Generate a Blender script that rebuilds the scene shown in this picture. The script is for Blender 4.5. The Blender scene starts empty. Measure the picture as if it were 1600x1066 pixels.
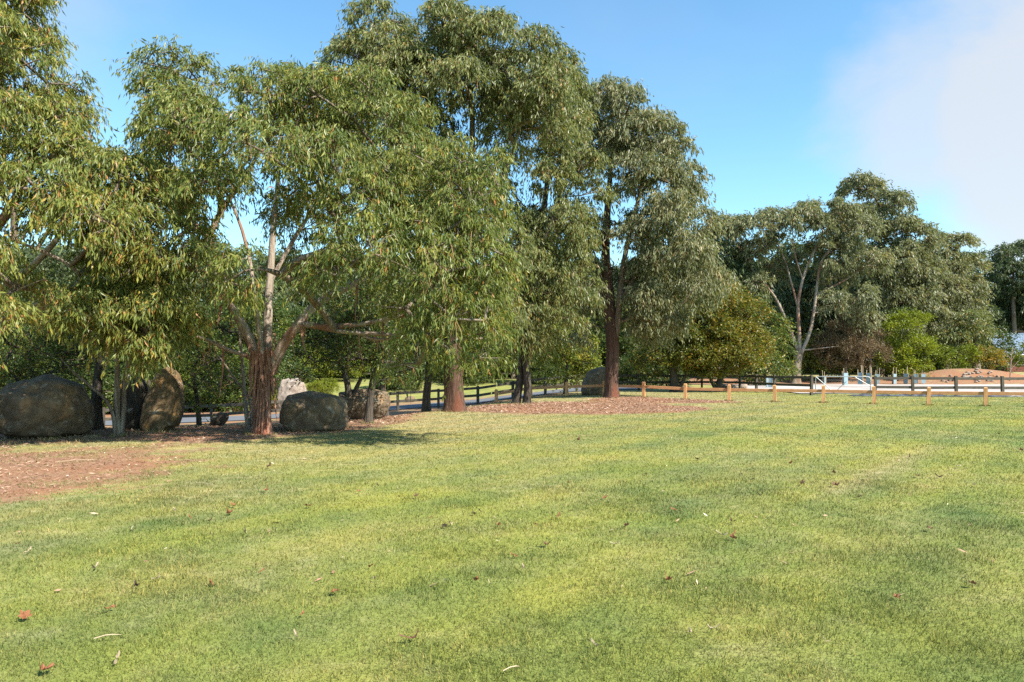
import bpy, bmesh, math, random
import numpy as np
from mathutils import Vector, noise as mnoise

# ------------------------------------------------------------------ camera, sky, sun, exposure
F, CX, HY, EYE = 1150.0, 800.0, 571.0, 1.6          # focal length (px of a 1600 px wide frame), centre, horizon row, eye height
sc = bpy.context.scene
C = sc.collection
cam_data = bpy.data.cameras.new('camera')
cam = bpy.data.objects.new('camera', cam_data); C.objects.link(cam)
cam.location = (0, 0, EYE); cam.rotation_euler = (math.radians(90), 0, 0)
cam_data.sensor_width = 36.0; cam_data.lens = 36.0 * F / 1600.0
cam_data.shift_y = (HY - 533.0) / 1600.0
cam_data.clip_start = 0.05; cam_data.clip_end = 4000
sc.camera = cam

SUN_AZ, SUN_EL = math.radians(128), math.radians(46)   # azimuth from +Y towards +X
world = bpy.data.worlds.new('World'); sc.world = world; world.use_nodes = True
wn, wl = world.node_tree.nodes, world.node_tree.links
wn.clear()
def N(nodes, t, **kw):
    n = nodes.new(t)
    for k, v in kw.items():
        if hasattr(n, k): setattr(n, k, v)
    return n
sky = N(wn, 'ShaderNodeTexSky', sky_type='NISHITA', sun_disc=False)
sky.sun_elevation = SUN_EL; sky.sun_rotation = SUN_AZ
sky.altitude = 0; sky.air_density = 1.0; sky.dust_density = 0.35; sky.ozone_density = 2.2
wbg = N(wn, 'ShaderNodeBackground'); wout = N(wn, 'ShaderNodeOutputWorld')
wbg.inputs[1].default_value = 0.112
tc = N(wn, 'ShaderNodeTexCoord')
# clouds: a bank lying to the right that goes on round the sky, and thin wisps, all broken by noise on the sky dome
sep = N(wn, 'ShaderNodeSeparateXYZ'); wl.new(tc.outputs['Generated'], sep.inputs[0])
def wm(op, a, b=None, c=None, clamp=False):
    n = N(wn, 'ShaderNodeMath', operation=op); n.use_clamp = clamp
    for i, v in enumerate((a, b, c)):
        if v is None: continue
        if isinstance(v, (int, float)): n.inputs[i].default_value = v
        else: wl.new(v, n.inputs[i])
    return n.outputs[0]
mp = N(wn, 'ShaderNodeMapping'); mp.inputs['Scale'].default_value = (1, 1, 1.7)
mp.inputs['Location'].default_value = (0.35, 0.2, 0.0)
wl.new(tc.outputs['Generated'], mp.inputs[0])
cn = N(wn, 'ShaderNodeTexNoise'); cn.inputs['Scale'].default_value = 3.2; cn.inputs['Detail'].default_value = 7
cn.inputs['Roughness'].default_value = 0.52; cn.inputs['Distortion'].default_value = 0.25
wl.new(mp.outputs[0], cn.inputs['Vector'])
cn2 = N(wn, 'ShaderNodeTexNoise'); cn2.inputs['Scale'].default_value = 1.4; cn2.inputs['Detail'].default_value = 5
wl.new(mp.outputs[0], cn2.inputs['Vector'])
def dirpx(px, py):
    return Vector((px - CX, F, HY - py)).normalized()
def blob(px, py, r0, r1, amp):
    d = dirpx(px, py)
    dp = N(wn, 'ShaderNodeVectorMath', operation='DOT_PRODUCT'); dp.inputs[1].default_value = d
    wl.new(tc.outputs['Generated'], dp.inputs[0])
    ang = wm('ARCCOSINE', wm('MINIMUM', dp.outputs['Value'], 0.99999))
    jit = wm('MULTIPLY', wm('SUBTRACT', cn.outputs['Fac'], 0.5), 0.34)
    m = N(wn, 'ShaderNodeMapRange', interpolation_type='SMOOTHSTEP')
    m.inputs['From Min'].default_value = r1; m.inputs['From Max'].default_value = r0
    wl.new(wm('ADD', ang, jit), m.inputs['Value'])
    return wm('MULTIPLY', m.outputs[0], amp)
b1 = wm('MAXIMUM', blob(1450, 215, 0.05, 0.150, 0.72), blob(1720, 235, 0.13, 0.225, 0.9))
b2 = blob(60, -10, 0.03, 0.17, 0.33)
wide = N(wn, 'ShaderNodeMapRange', interpolation_type='SMOOTHSTEP')
wide.inputs['From Min'].default_value = 0.60; wide.inputs['From Max'].default_value = 0.80
wl.new(cn2.outputs['Fac'], wide.inputs['Value'])
low = N(wn, 'ShaderNodeMapRange', interpolation_type='SMOOTHSTEP')       # pale air towards the horizon
low.inputs['From Min'].default_value = 0.30; low.inputs['From Max'].default_value = -0.02
low.inputs['To Max'].default_value = 0.16
wl.new(sep.outputs['Z'], low.inputs['Value'])
cl = wm('MAXIMUM', wm('MAXIMUM', b1, b2), wm('MULTIPLY', wide.outputs[0], 0.12))
cl = wm('MAXIMUM', cl, low.outputs[0], clamp=True)
cmix = N(wn, 'ShaderNodeMix', data_type='RGBA')
wl.new(wm('MULTIPLY', cl, 0.92), cmix.inputs[0])
hs = N(wn, 'ShaderNodeHueSaturation'); hs.inputs['Saturation'].default_value = 1.08; hs.inputs['Value'].default_value = 1.0
wl.new(sky.outputs[0], hs.inputs['Color'])
tn = N(wn, 'ShaderNodeMix', data_type='RGBA', blend_type='MULTIPLY'); tn.inputs[0].default_value = 1; tn.inputs[7].default_value = (.86, 1.06, 1.0, 1)
wl.new(hs.outputs[0], tn.inputs[6]); wl.new(tn.outputs[2], cmix.inputs[6]); cmix.inputs[7].default_value = (2.95, 3.02, 3.16, 1)
wl.new(cmix.outputs[2], wbg.inputs[0]); wl.new(wbg.outputs[0], wout.inputs[0])

sun_data = bpy.data.lights.new('sun', 'SUN'); sun = bpy.data.objects.new('sun', sun_data); C.objects.link(sun)
sun_data.energy = 5.0; sun_data.angle = math.radians(0.5); sun_data.color = (1.0, 0.93, 0.82)
sdir = Vector((math.sin(SUN_AZ) * math.cos(SUN_EL), math.cos(SUN_AZ) * math.cos(SUN_EL), math.sin(SUN_EL)))
sun.rotation_euler = sdir.to_track_quat('Z', 'Y').to_euler(); sun.location = sdir * 60
vs = sc.view_settings
vs.view_transform = 'Standard'; vs.look = 'None'; vs.gamma = 1.0; vs.exposure = 1.3; vs.use_curve_mapping = False
sc.render.engine = 'CYCLES'
sc.cycles.max_bounces = 6; sc.cycles.diffuse_bounces = 3; sc.cycles.transmission_bounces = 4; sc.cycles.transparent_max_bounces = 4
sc.cycles.use_denoising = False
sc.cycles.caustics_reflective = False; sc.cycles.caustics_refractive = False

# ------------------------------------------------------------------ helpers
rng = np.random.default_rng(7)
random.seed(7)
def S(r, g, b):                                     # sRGB 0-255 -> linear
    f = lambda c: (c/255/12.92) if c/255 <= 0.04045 else ((c/255 + 0.055)/1.055)**2.4
    return (f(r), f(g), f(b), 1.0)
def vnoise(x, y, s, seed=0):                        # vectorised value noise 0..1
    x = np.asarray(x, float)/s + seed*17.31; y = np.asarray(y, float)/s + seed*9.77
    xi, yi = np.floor(x), np.floor(y); fx, fy = x-xi, y-yi
    fx = fx*fx*(3-2*fx); fy = fy*fy*(3-2*fy)
    h = lambda a, b: np.modf(np.abs(np.sin(a*127.1 + b*311.7 + seed*3.3)*43758.5453))[0]
    return (h(xi, yi)*(1-fx) + h(xi+1, yi)*fx)*(1-fy) + (h(xi, yi+1)*(1-fx) + h(xi+1, yi+1)*fx)*fy
def fbm(x, y, s, seed=0):
    return (vnoise(x, y, s, seed)*0.5 + vnoise(x, y, s/2.1, seed+1)*0.3 + vnoise(x, y, s/4.3, seed+2)*0.2)
def smooth(a, b, v):
    t = np.clip((np.asarray(v, float)-a)/(b-a), 0, 1); return t*t*(3-2*t)
CREST_X = [-60, -30, -11, -6, -4, -2, 0, 3, 7, 12]
CREST_Y = [20, 18, 17.8, 19.3, 21.5, 27, 32, 37, 45, 60]
DEP_X = [-60, -20, -14, -6, -2, -0.8, 1, 2.7, 4.5]
DEP_Z = [1.7, 1.45, 1.3, .85, .62, .45, .27, .1, 0]
MOUNDS = [(41.4, 66.5, 4.8, 2.8, .85)]
def terrain(x, y):
    x = np.asarray(x, float); y = np.asarray(y, float)
    yc = np.interp(x, CREST_X, CREST_Y); dep = np.interp(x, DEP_X, DEP_Z)
    z = -dep*smooth(0, 11, y-yc)
    left = 1 - smooth(-2, 14, x)
    z = z + (dep + 0.35)*smooth(49, 64, y)*left     # bank rising beyond the road
    z = z + 0.5*smooth(62, 68, y)*(1-left)
    z = z + 0.012*np.clip(y-70, 0, 200)
    z = z + 0.13*np.exp(-(((x-5.2)/2.6)**2 + ((y-35.6)/2.6)**2))
    for mx, my, ra, rb, h in MOUNDS:
        z = z + h*np.exp(-(((x-mx)/ra)**2 + ((y-my)/rb)**2)**1.4)
    return z + 0.03*(vnoise(x, y, 3.0, 5)-0.5)
def T(x, y): return float(terrain(x, y))
def at(px, py, d): return ((px-CX)*d/F, d, EYE + (HY-py)*d/F)
def ground(px, d):                                   # point of the terrain seen in column px at distance d
    x = (px-CX)*d/F; return (x, d, T(x, d))
def lawn(px, py):                                    # point of the flat lawn seen at a pixel
    d = F*EYE/(py-HY)
    for _ in range(6):
        d = F*(EYE - T((px-CX)*d/F, d))/(py-HY)
    return ((px-CX)*d/F, d, T((px-CX)*d/F, d))

def tag(o, label=None, cat=None, group=None, kind=None):
    if label: o['label'] = label
    if cat: o['category'] = cat
    if group: o['group'] = group
    if kind: o['kind'] = kind
    return o
def empty(name, loc=(0, 0, 0), rz=0):
    o = bpy.data.objects.new(name, None); C.objects.link(o); o.location = loc; o.rotation_euler = (0, 0, rz)
    o.empty_display_size = 0.2
    return o
def link(name, me, parent=None, loc=(0, 0, 0), rot=(0, 0, 0), scale=(1, 1, 1)):
    o = bpy.data.objects.new(name, me); C.objects.link(o)
    if parent: o.parent = parent
    o.location = loc; o.rotation_euler = rot; o.scale = scale
    return o
def mesh_np(name, V, faces, mats, smooth_=False, fattr=None, pattr=None, mi=None):
    """faces: list of int arrays (m x 3) / (m x 4), in order"""
    me = bpy.data.meshes.new(name)
    V = np.ascontiguousarray(V, dtype=np.float32)
    faces = [np.asarray(f, dtype=np.int32) for f in faces if len(f)]
    nl = sum(f.size for f in faces); nf = sum(len(f) for f in faces)
    me.vertices.add(len(V)); me.vertices.foreach_set('co', V.ravel())
    me.loops.add(nl); me.polygons.add(nf)
    me.loops.foreach_set('vertex_index', np.concatenate([f.ravel() for f in faces]))
    sizes = np.concatenate([np.full(len(f), f.shape[1], np.int32) for f in faces])
    me.polygons.foreach_set('loop_start', np.concatenate([[0], np.cumsum(sizes)[:-1]]).astype(np.int32))
    if mi is not None: me.polygons.foreach_set('material_index', np.asarray(mi, np.int32))
    for m in mats: me.materials.append(m)
    me.update(calc_edges=True)
    me.polygons.foreach_set('use_smooth', np.full(nf, bool(smooth_)))
    for k, v in (fattr or {}).items():
        a = me.attributes.new(k, 'FLOAT', 'FACE'); a.data.foreach_set('value', np.ascontiguousarray(v, np.float32))
    for k, v in (pattr or {}).items():
        a = me.attributes.new(k, 'FLOAT', 'POINT'); a.data.foreach_set('value', np.ascontiguousarray(v, np.float32))
    return me
def bm_mesh(name, bm, mats, smooth_=False):
    me = bpy.data.meshes.new(name); bm.to_mesh(me); bm.free()
    for m in (mats if isinstance(mats, (list, tuple)) else [mats]): me.materials.append(m)
    if smooth_: me.polygons.foreach_set('use_smooth', np.full(len(me.polygons), True))
    return me
def box_bm(sx, sy, sz, bevel=0.0, z0=0.0, seg=1):
    bm = bmesh.new(); bmesh.ops.create_cube(bm, size=1)
    for v in bm.verts: v.co = (v.co.x*sx, v.co.y*sy, (v.co.z+0.5)*sz + z0)
    if bevel: bmesh.ops.bevel(bm, geom=bm.edges[:], offset=bevel, segments=seg, affect='EDGES')
    return bm
class Tubes:
    def __init__(s): s.V, s.Q, s.n = [], [], 0
    def add(s, P, R, k=6, wob=0.0, seed=0, cap=False):
        P = np.asarray(P, float); R = np.asarray(R, float); n = len(P)
        if n < 2: return
        t = np.gradient(P, axis=0); t /= np.linalg.norm(t, axis=1)[:, None] + 1e-9
        ref = np.array([1.0, 0, 0]) if abs(t[0][0]) < 0.8 else np.array([0, 1.0, 0])
        u = np.cross(t[0], ref); u /= np.linalg.norm(u)
        U = [u]
        for i in range(1, n):
            u = U[-1] - t[i]*np.dot(U[-1], t[i]); U.append(u/(np.linalg.norm(u)+1e-9))
        U = np.array(U); W = np.cross(t, U)
        a = np.linspace(0, 2*np.pi, k, endpoint=False)
        rr = np.repeat(R[:, None], k, 1)
        if wob:
            L = np.concatenate([[0], np.cumsum(np.linalg.norm(np.diff(P, axis=0), axis=1))])
            A, LL = np.meshgrid(a, L)
            f = (np.sin(3*A + seed + 0.9*np.sin(LL*1.3+seed)) * 0.5 + np.sin(5*A + 2.1*seed + 1.1*LL)*0.35
                 + (vnoise(np.cos(A)*3+seed, LL*0.8 + np.sin(A)*3, 0.7, 3)-0.5)*0.9)
            rr = rr*(1 + wob*f)
        V = P[:, None, :] + rr[:, :, None]*(np.cos(a)[None, :, None]*U[:, None, :] + np.sin(a)[None, :, None]*W[:, None, :])
        i = np.arange(n-1)[:, None]*k; j = np.arange(k)[None, :]; j2 = (j+1) % k
        Q = np.stack([i+j, i+j2, i+k+j2, i+k+j], -1).reshape(-1, 4) + s.n
        s.V.append(V.reshape(-1, 3)); s.Q.append(Q); s.n += n*k
        if cap:
            c = s.n; s.V.append(P[-1:]); b = s.n-k
            s.Q.append(np.stack([b+np.arange(k), b+(np.arange(k)+1) % k, np.full(k, c), np.full(k, c)], -1)[:, [0, 1, 2, 2]])
            s.n += 1
    def mesh(s, name, mat):
        Q = [q for q in s.Q if not (q[:, 2] == q[:, 3]).all()]
        Tq = [q[:, :3] for q in s.Q if (q[:, 2] == q[:, 3]).all()]
        return mesh_np(name, np.concatenate(s.V), ([np.concatenate(Q)] if Q else []) + ([np.concatenate(Tq)] if Tq else []), [mat], True)

# ------------------------------------------------------------------ materials
def material(name):
    m = bpy.data.materials.new(name); m.use_nodes = True
    nt = m.node_tree; nt.nodes.clear()
    return m, nt.nodes, nt.links
def ramp(nodes, links, src, stops, interp='LINEAR'):
    r = nodes.new('ShaderNodeValToRGB'); r.color_ramp.interpolation = interp
    e = r.color_ramp.elements
    e[0].position, e[0].color = stops[0]; e[1].position, e[1].color = stops[-1]
    for p, c in stops[1:-1]:
        x = e.new(p); x.color = c
    links.new(src, r.inputs[0]); return r.outputs[0]
def noise(nodes, links, scale, detail=4, rough=0.55, vec=None, dist=0.0):
    n = nodes.new('ShaderNodeTexNoise'); n.inputs['Scale'].default_value = scale
    n.inputs['Detail'].default_value = detail; n.inputs['Roughness'].default_value = rough; n.inputs['Distortion'].default_value = dist
    if vec is not None: links.new(vec, n.inputs['Vector'])
    return n.outputs['Fac']
def mixc(nodes, links, fac, a, b, mode='MIX'):
    n = nodes.new('ShaderNodeMix'); n.data_type = 'RGBA'; n.blend_type = mode
    for sock, v in ((n.inputs[0], fac), (n.inputs[6], a), (n.inputs[7], b)):
        if isinstance(v, (int, float)): sock.default_value = v
        elif isinstance(v, tuple): sock.default_value = v
        else: links.new(v, sock)
    return n.outputs[2]
def mathn(nodes, links, op, a, b=None, clamp=False):
    n = nodes.new('ShaderNodeMath'); n.operation = op; n.use_clamp = clamp
    for i, v in enumerate((a, b)):
        if v is None: continue
        if isinstance(v, (int, float)): n.inputs[i].default_value = v
        else: links.new(v, n.inputs[i])
    return n.outputs[0]
def finish(m, nodes, links, color, rough=0.8, spec=0.3, bump=None, bump_d=0.02, bump_s=0.6, translucent=0.0, tcol=None):
    out = nodes.new('ShaderNodeOutputMaterial'); p = nodes.new('ShaderNodeBsdfPrincipled')
    p.inputs['Roughness'].default_value = rough; p.inputs['Specular IOR Level'].default_value = spec
    if isinstance(color, tuple): p.inputs['Base Color'].default_value = color
    else: links.new(color, p.inputs['Base Color'])
    if bump is not None:
        b = nodes.new('ShaderNodeBump'); b.inputs['Distance'].default_value = bump_d; b.inputs['Strength'].default_value = bump_s
        links.new(bump, b.inputs['Height']); links.new(b.outputs[0], p.inputs['Normal'])
    if translucent:
        t = nodes.new('ShaderNodeBsdfTranslucent'); mx = nodes.new('ShaderNodeMixShader')
        mx.inputs[0].default_value = translucent
        c2 = tcol if tcol is not None else color
        if isinstance(c2, tuple): t.inputs[0].default_value = c2
        else: links.new(c2, t.inputs[0])
        links.new(p.outputs[0], mx.inputs[1]); links.new(t.outputs[0], mx.inputs[2]); links.new(mx.outputs[0], out.inputs[0])
    else: links.new(p.outputs[0], out.inputs[0])
    return m
def objvec(nodes, links, scale=(1, 1, 1)):
    t = nodes.new('ShaderNodeTexCoord'); mp_ = nodes.new('ShaderNodeMapping'); mp_.inputs['Scale'].default_value = scale
    links.new(t.outputs['Object'], mp_.inputs[0]); return mp_.outputs[0]
def attr(nodes, name):
    a = nodes.new('ShaderNodeAttribute'); a.attribute_name = name; return a.outputs['Fac']
def leaf_material(name, stops, trans=0.38, rough=0.42, spec=0.34):
    m, n, l = material(name)
    c = ramp(n, l, attr(n, 'tint'), stops)
    tc_ = mixc(n, l, 1.0, c, (1.15, 1.1, 0.55, 1), 'MULTIPLY')
    return finish(m, n, l, c, rough, spec, translucent=trans, tcol=tc_)
G = lambda r, g, b: (r, g, b, 1.0)
M = {}
M['leaf_near'] = leaf_material('gum_leaf_near', [(0, G(0.069, 0.103, 0.025)), (.35, G(0.127, 0.164, 0.038)), (.65, G(0.207, 0.230, 0.050)), (.88, G(0.325, 0.297, 0.056)), (.96, G(0.415, 0.264, 0.063)), (1, G(0.415, 0.172, 0.063))])
M['leaf_mid'] = leaf_material('gum_leaf_mid', [(0, G(0.077, 0.105, 0.039)), (.4, G(0.142, 0.170, 0.058)), (.75, G(0.234, 0.240, 0.076)), (.93, G(0.317, 0.263, 0.090)), (1, G(0.402, 0.200, 0.084))])
M['leaf_grey'] = leaf_material('gum_leaf_grey', [(0, G(0.091, 0.115, 0.059)), (.45, G(0.167, 0.185, 0.092)), (.8, G(0.272, 0.269, 0.134)), (1, G(0.383, 0.287, 0.134))])
M['leaf_far'] = leaf_material('gum_leaf_far', [(0, G(0.047, 0.073, 0.035)), (.5, G(0.094, 0.129, 0.056)), (1, G(0.169, 0.194, 0.073))])
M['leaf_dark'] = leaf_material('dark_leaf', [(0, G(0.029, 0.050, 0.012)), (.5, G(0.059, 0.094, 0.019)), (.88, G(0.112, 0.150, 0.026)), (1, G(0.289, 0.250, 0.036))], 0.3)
M['leaf_bright'] = leaf_material('bright_leaf', [(0, G(0.064, 0.105, 0.015)), (.5, G(0.127, 0.182, 0.023)), (.9, G(0.231, 0.264, 0.037)), (1, G(0.347, 0.297, 0.042))], 0.38)
M['leaf_gold'] = leaf_material('golden_leaf', [(0, G(0.069, 0.094, 0.015)), (.4, G(0.144, 0.154, 0.023)), (.75, G(0.266, 0.209, 0.031)), (1, G(0.393, 0.187, 0.037))], 0.35)
M['leaf_lime'] = leaf_material('lime_leaf', [(0, G(0.088, 0.131, 0.010)), (.5, G(0.187, 0.231, 0.015)), (1, G(0.331, 0.336, 0.030))], 0.4)
M['leaf_brown'] = leaf_material('dry_brown_leaf', [(0, G(0.072, 0.052, 0.026)), (.6, G(0.137, 0.098, 0.050)), (1, G(0.208, 0.150, 0.066))], 0.15)
def bark(name, base, hi, lo, streak=(.16, .06, .03, 1), scale=(9, 9, 0.9), streak_at=.6):
    m, n, l = material(name)
    v = objvec(n, l, scale)
    a = noise(n, l, 2.2, 8, .65, v, .6); b = noise(n, l, 0.8, 3, .5, objvec(n, l, (1.4, 1.4, .55)))
    c = ramp(n, l, a, [(.28, lo), (.47, base), (.70, hi)])
    c = mixc(n, l, ramp(n, l, b, [(streak_at-.05, G(0, 0, 0)), (streak_at+.06, G(1, 1, 1))]), c, mixc(n, l, 0.75, c, streak))
    return finish(m, n, l, c, .85, .2, bump=a, bump_d=.06, bump_s=.9)
M['bark_red'] = bark('stringy_red_bark', G(0.178, 0.085, 0.057), G(0.476, 0.284, 0.196), G(0.037, 0.017, 0.013), G(0.265, 0.077, 0.036), scale=(13, 13, .8), streak_at=.58)
M['bark_dark'] = bark('dark_red_bark', G(.075, .040, .028), G(.19, .115, .08), G(.016, .010, .008), G(.15, .05, .026), scale=(13, 13, .9), streak_at=.6)
M['bark_grey'] = bark('grey_brown_bark', G(.16, .125, .09), G(.32, .27, .21), G(.05, .038, .028), G(.14, .07, .035), streak_at=.62)
M['bark_pale'] = bark('pale_smooth_bark', G(.27, .22, .175), G(.42, .36, .30), G(.11, .075, .055), G(.20, .085, .045), scale=(5, 5, 1.0), streak_at=.51)
M['bark_shade'] = bark('dark_shrub_bark', G(.055, .045, .036), G(.13, .11, .085), G(.02, .016, .013), G(.05, .035, .025))
m, n, l = material('peeled_bark'); M['strip'] = finish(m, n, l, ramp(n, l, noise(n, l, 9, 5, .6, objvec(n, l, (3, 3, .6))), [(.3, G(0.100, 0.043, 0.028)), (.5, G(0.240, 0.119, 0.076)), (.7, G(0.400, 0.246, 0.168))]), .8, .2)
m, n, l = material('twig'); M['twig'] = finish(m, n, l, G(.22, .13, .055), .7, .2)
m, n, l = material('bare_twig'); M['bare_twig'] = finish(m, n, l, G(.17, .12, .095), .8, .2)
def timber(name, lo, mid, hi, sc_=(3, 3, 24)):
    m, n, l = material(name); v = objvec(n, l, sc_)
    a = noise(n, l, 2.0, 6, .6, v, .3); b = noise(n, l, 1.1, 3, .5, objvec(n, l))
    c = mixc(n, l, mathn(n, l, 'MULTIPLY', b, .35), ramp(n, l, a, [(.3, lo), (.5, mid), (.72, hi)]), lo)
    return finish(m, n, l, c, .75, .25, bump=a, bump_d=.006, bump_s=.6)
M['pine_post'] = timber('new_treated_pine', S(170, 116, 72), S(206, 154, 104), S(228, 184, 136), (26, 26, 2.5))
M['pine_rail'] = timber('new_pine_rail', S(156, 108, 70), S(188, 138, 96), S(212, 166, 122), (2.5, 26, 26))
M['old_post'] = timber('weathered_dark_timber', G(.035, .03, .024), G(.075, .066, .052), G(.13, .115, .09), (20, 20, 2.5))
M['old_rail'] = timber('weathered_dark_rail', G(.035, .03, .024), G(.085, .074, .058), G(.15, .13, .10), (2.5, 20, 20))
def rockmat(name, cols, ochre, lichen=0.0, osc=.9, othr=.56):
    m, n, l = material(name); v = objvec(n, l)
    a = noise(n, l, 3.2, 9, .66, v, .3); b = noise(n, l, osc, 5, .6, v, .8); d = noise(n, l, 14, 6, .7, v)
    c = ramp(n, l, a, [(.25, cols[0]), (.55, cols[1]), (.82, cols[2])])
    c = mixc(n, l, ramp(n, l, b, [(othr-.03, G(0, 0, 0)), (othr+.07, G(.85, .85, .85))]), c, ochre)
    c = mixc(n, l, 0.35, c, ramp(n, l, d, [(.3, G(.25, .25, .25)), (.7, G(1.3, 1.3, 1.3))]), 'MULTIPLY')
    if lichen:
        e = noise(n, l, 6.5, 3, .5, v)
        c = mixc(n, l, ramp(n, l, e, [(.62, G(0, 0, 0)), (.67, G(lichen, lichen, lichen))]), c, G(.5, .5, .44))
    vo = n.new('ShaderNodeTexVoronoi'); vo.feature = 'DISTANCE_TO_EDGE'; vo.inputs['Scale'].default_value = .7
    wp = n.new('ShaderNodeVectorMath'); wp.operation = 'ADD'; nz_ = n.new('ShaderNodeTexNoise'); nz_.inputs['Scale'].default_value = 2.2; nz_.inputs['Detail'].default_value = 6; l.new(v, nz_.inputs['Vector'])
    l.new(v, wp.inputs[0]); l.new(nz_.outputs['Color'], wp.inputs[1]); l.new(wp.outputs[0], vo.inputs['Vector'])
    ck = ramp(n, l, vo.outputs['Distance'], [(0, G(0, 0, 0)), (.035, G(1, 1, 1))])
    c = mixc(n, l, mathn(n, l, 'MULTIPLY', mathn(n, l, 'SUBTRACT', 1.0, ck), .3), c, G(.03, .024, .018))
    h = mathn(n, l, 'ADD', mathn(n, l, 'ADD', a, mathn(n, l, 'MULTIPLY', d, .4)), mathn(n, l, 'MULTIPLY', ck, .3))
    return finish(m, n, l, c, .9, .2, bump=h, bump_d=.035, bump_s=.8)
M['rock'] = rockmat('brown_boulder', [G(.085, .060, .038), G(.165, .120, .074), G(.25, .19, .12)], G(.29, .175, .09), .22)
M['rock_ochre'] = rockmat('ochre_rock', [G(.06, .042, .024), G(.16, .11, .058), G(.27, .195, .11)], G(.30, .165, .06), .25, 1.6, .54)
M['rock_dark'] = rockmat('dark_rock', [G(.025, .022, .018), G(.07, .056, .042), G(.15, .12, .085)], G(.2, .12, .07), .4, 1.2, .6)
M['rock_pale'] = rockmat('pale_rock', [G(.16, .12, .095), G(.29, .235, .19), G(.40, .345, .30)], G(.24, .16, .085), .5, .8, .57)
m, n, l = material('galvanised_pipe'); p_ = finish(m, n, l, G(.34, .36, .37), .45, .5); m.node_tree.nodes['Principled BSDF'].inputs['Metallic'].default_value = .6; M['galv'] = m
m, n, l = material('blue_plastic'); M['guard'] = finish(m, n, l, G(.30, .42, .48), .45, .4, translucent=.35)
m, n, l = material('stake_wood'); M['stake'] = finish(m, n, l, G(.42, .33, .22), .8, .2)
m, n, l = material('roof_steel')
wv = n.new('ShaderNodeTexWave'); wv.inputs['Scale'].default_value = 2.2; l.new(objvec(n, l, (1, 0, 0)), wv.inputs['Vector'])
M['roof'] = finish(m, n, l, G(.27, .36, .46), .4, .5, bump=wv.outputs['Fac'], bump_d=.03)
m, n, l = material('red_brick'); a = noise(n, l, 7, 4, .6, objvec(n, l)); M['brick'] = finish(m, n, l, ramp(n, l, a, [(.3, G(.10, .035, .028)), (.7, G(.2, .075, .055))]), .9, .2, bump=a)
m, n, l = material('white_trim'); M['white'] = finish(m, n, l, G(.75, .75, .72), .6, .3)
m, n, l = material('window_glass'); M['glass'] = finish(m, n, l, G(.02, .025, .03), .05, .6)
m, n, l = material('asphalt'); a = noise(n, l, 1.2, 8, .7, objvec(n, l)); M['road'] = finish(m, n, l, ramp(n, l, a, [(.3, G(.09, .10, .115)), (.7, G(.145, .152, .16))]), .9, .15, bump=a, bump_d=.01)
m, n, l = material('white_sand'); a = noise(n, l, .35, 8, .65, objvec(n, l, (1, .35, 1))); M['sand'] = finish(m, n, l, ramp(n, l, a, [(.30, G(.22, .17, .13)), (.44, G(.33, .30, .275)), (.7, G(.43, .41, .39))]), .95, .1, bump=a, bump_d=.08)
m, n, l = material('black_weed_mat'); a = noise(n, l, 3, 5, .6, objvec(n, l)); M['matting'] = finish(m, n, l, ramp(n, l, a, [(.35, G(.02, .022, .02)), (.7, G(.12, .13, .15))]), .5, .4, bump=a, bump_d=.05)

# lawn colour shared by ground sheet and blades: patches of green, olive, yellow and straw
grp = bpy.data.node_groups.new('lawn_colour', 'ShaderNodeTree')
grp.interface.new_socket('Dry', in_out='INPUT', socket_type='NodeSocketFloat')
grp.interface.new_socket('Color', in_out='OUTPUT', socket_type='NodeSocketColor')
gn, gl = grp.nodes, grp.links
gi, go = gn.new('NodeGroupInput'), gn.new('NodeGroupOutput')
geo = gn.new('ShaderNodeNewGeometry')
flat = gn.new('ShaderNodeMapping'); flat.inputs['Scale'].default_value = (1, 1, 0); gl.new(geo.outputs['Position'], flat.inputs[0])
P_ = flat.outputs[0]
n1 = noise(gn, gl, .22, 5, .6, P_, .4); n2 = noise(gn, gl, .9, 5, .62, P_, .5); n3 = noise(gn, gl, 4.5, 5, .65, P_)
n4 = noise(gn, gl, .5, 4, .6, None, .3)
mp4 = gn.new('ShaderNodeMapping'); mp4.inputs['Location'].default_value = (31, 12, 0); mp4.inputs['Scale'].default_value = (1, 1, 0)
gl.new(geo.outputs['Position'], mp4.inputs[0]); gl.new(mp4.outputs[0], gn[[x for x in gn.keys() if 'Noise' in x][-1]].inputs['Vector'])
mp6 = gn.new('ShaderNodeMapping'); mp6.inputs['Location'].default_value = (-17, 43, 0); mp6.inputs['Scale'].default_value = (1, 1, 0); gl.new(geo.outputs['Position'], mp6.inputs[0])
ca = ramp(gn, gl, n2, [(.32, G(0.085, 0.130, 0.037)), (.48, G(0.153, 0.186, 0.043)), (.62, G(0.225, 0.242, 0.053)), (.76, G(0.330, 0.308, 0.069))])
cb = ramp(gn, gl, n1, [(.36, G(0.091, 0.142, 0.047)), (.64, G(0.274, 0.264, 0.056))])
cc = mixc(gn, gl, .5, ca, cb)
n5 = noise(gn, gl, .45, 3, .5, P_, 1.2)
cc = mixc(gn, gl, ramp(gn, gl, n5, [(.50, G(0, 0, 0)), (.76, G(.25, .25, .25))]), cc, G(.27, .245, .06))
n6 = noise(gn, gl, .33, 4, .55, mp6.outputs[0], 1.0)
cc = mixc(gn, gl, ramp(gn, gl, n6, [(.52, G(0, 0, 0)), (.72, G(.55, .55, .55))]), cc, G(.11, .14, .045))
straw = ramp(gn, gl, n3, [(.3, G(0.178, 0.148, 0.070)), (.55, G(0.319, 0.265, 0.133)), (.75, G(0.495, 0.426, 0.254))])
dm = mathn(gn, gl, 'ADD', gi.outputs['Dry'], mathn(gn, gl, 'MULTIPLY', mathn(gn, gl, 'SUBTRACT', n4, .5), 1.1))
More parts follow.
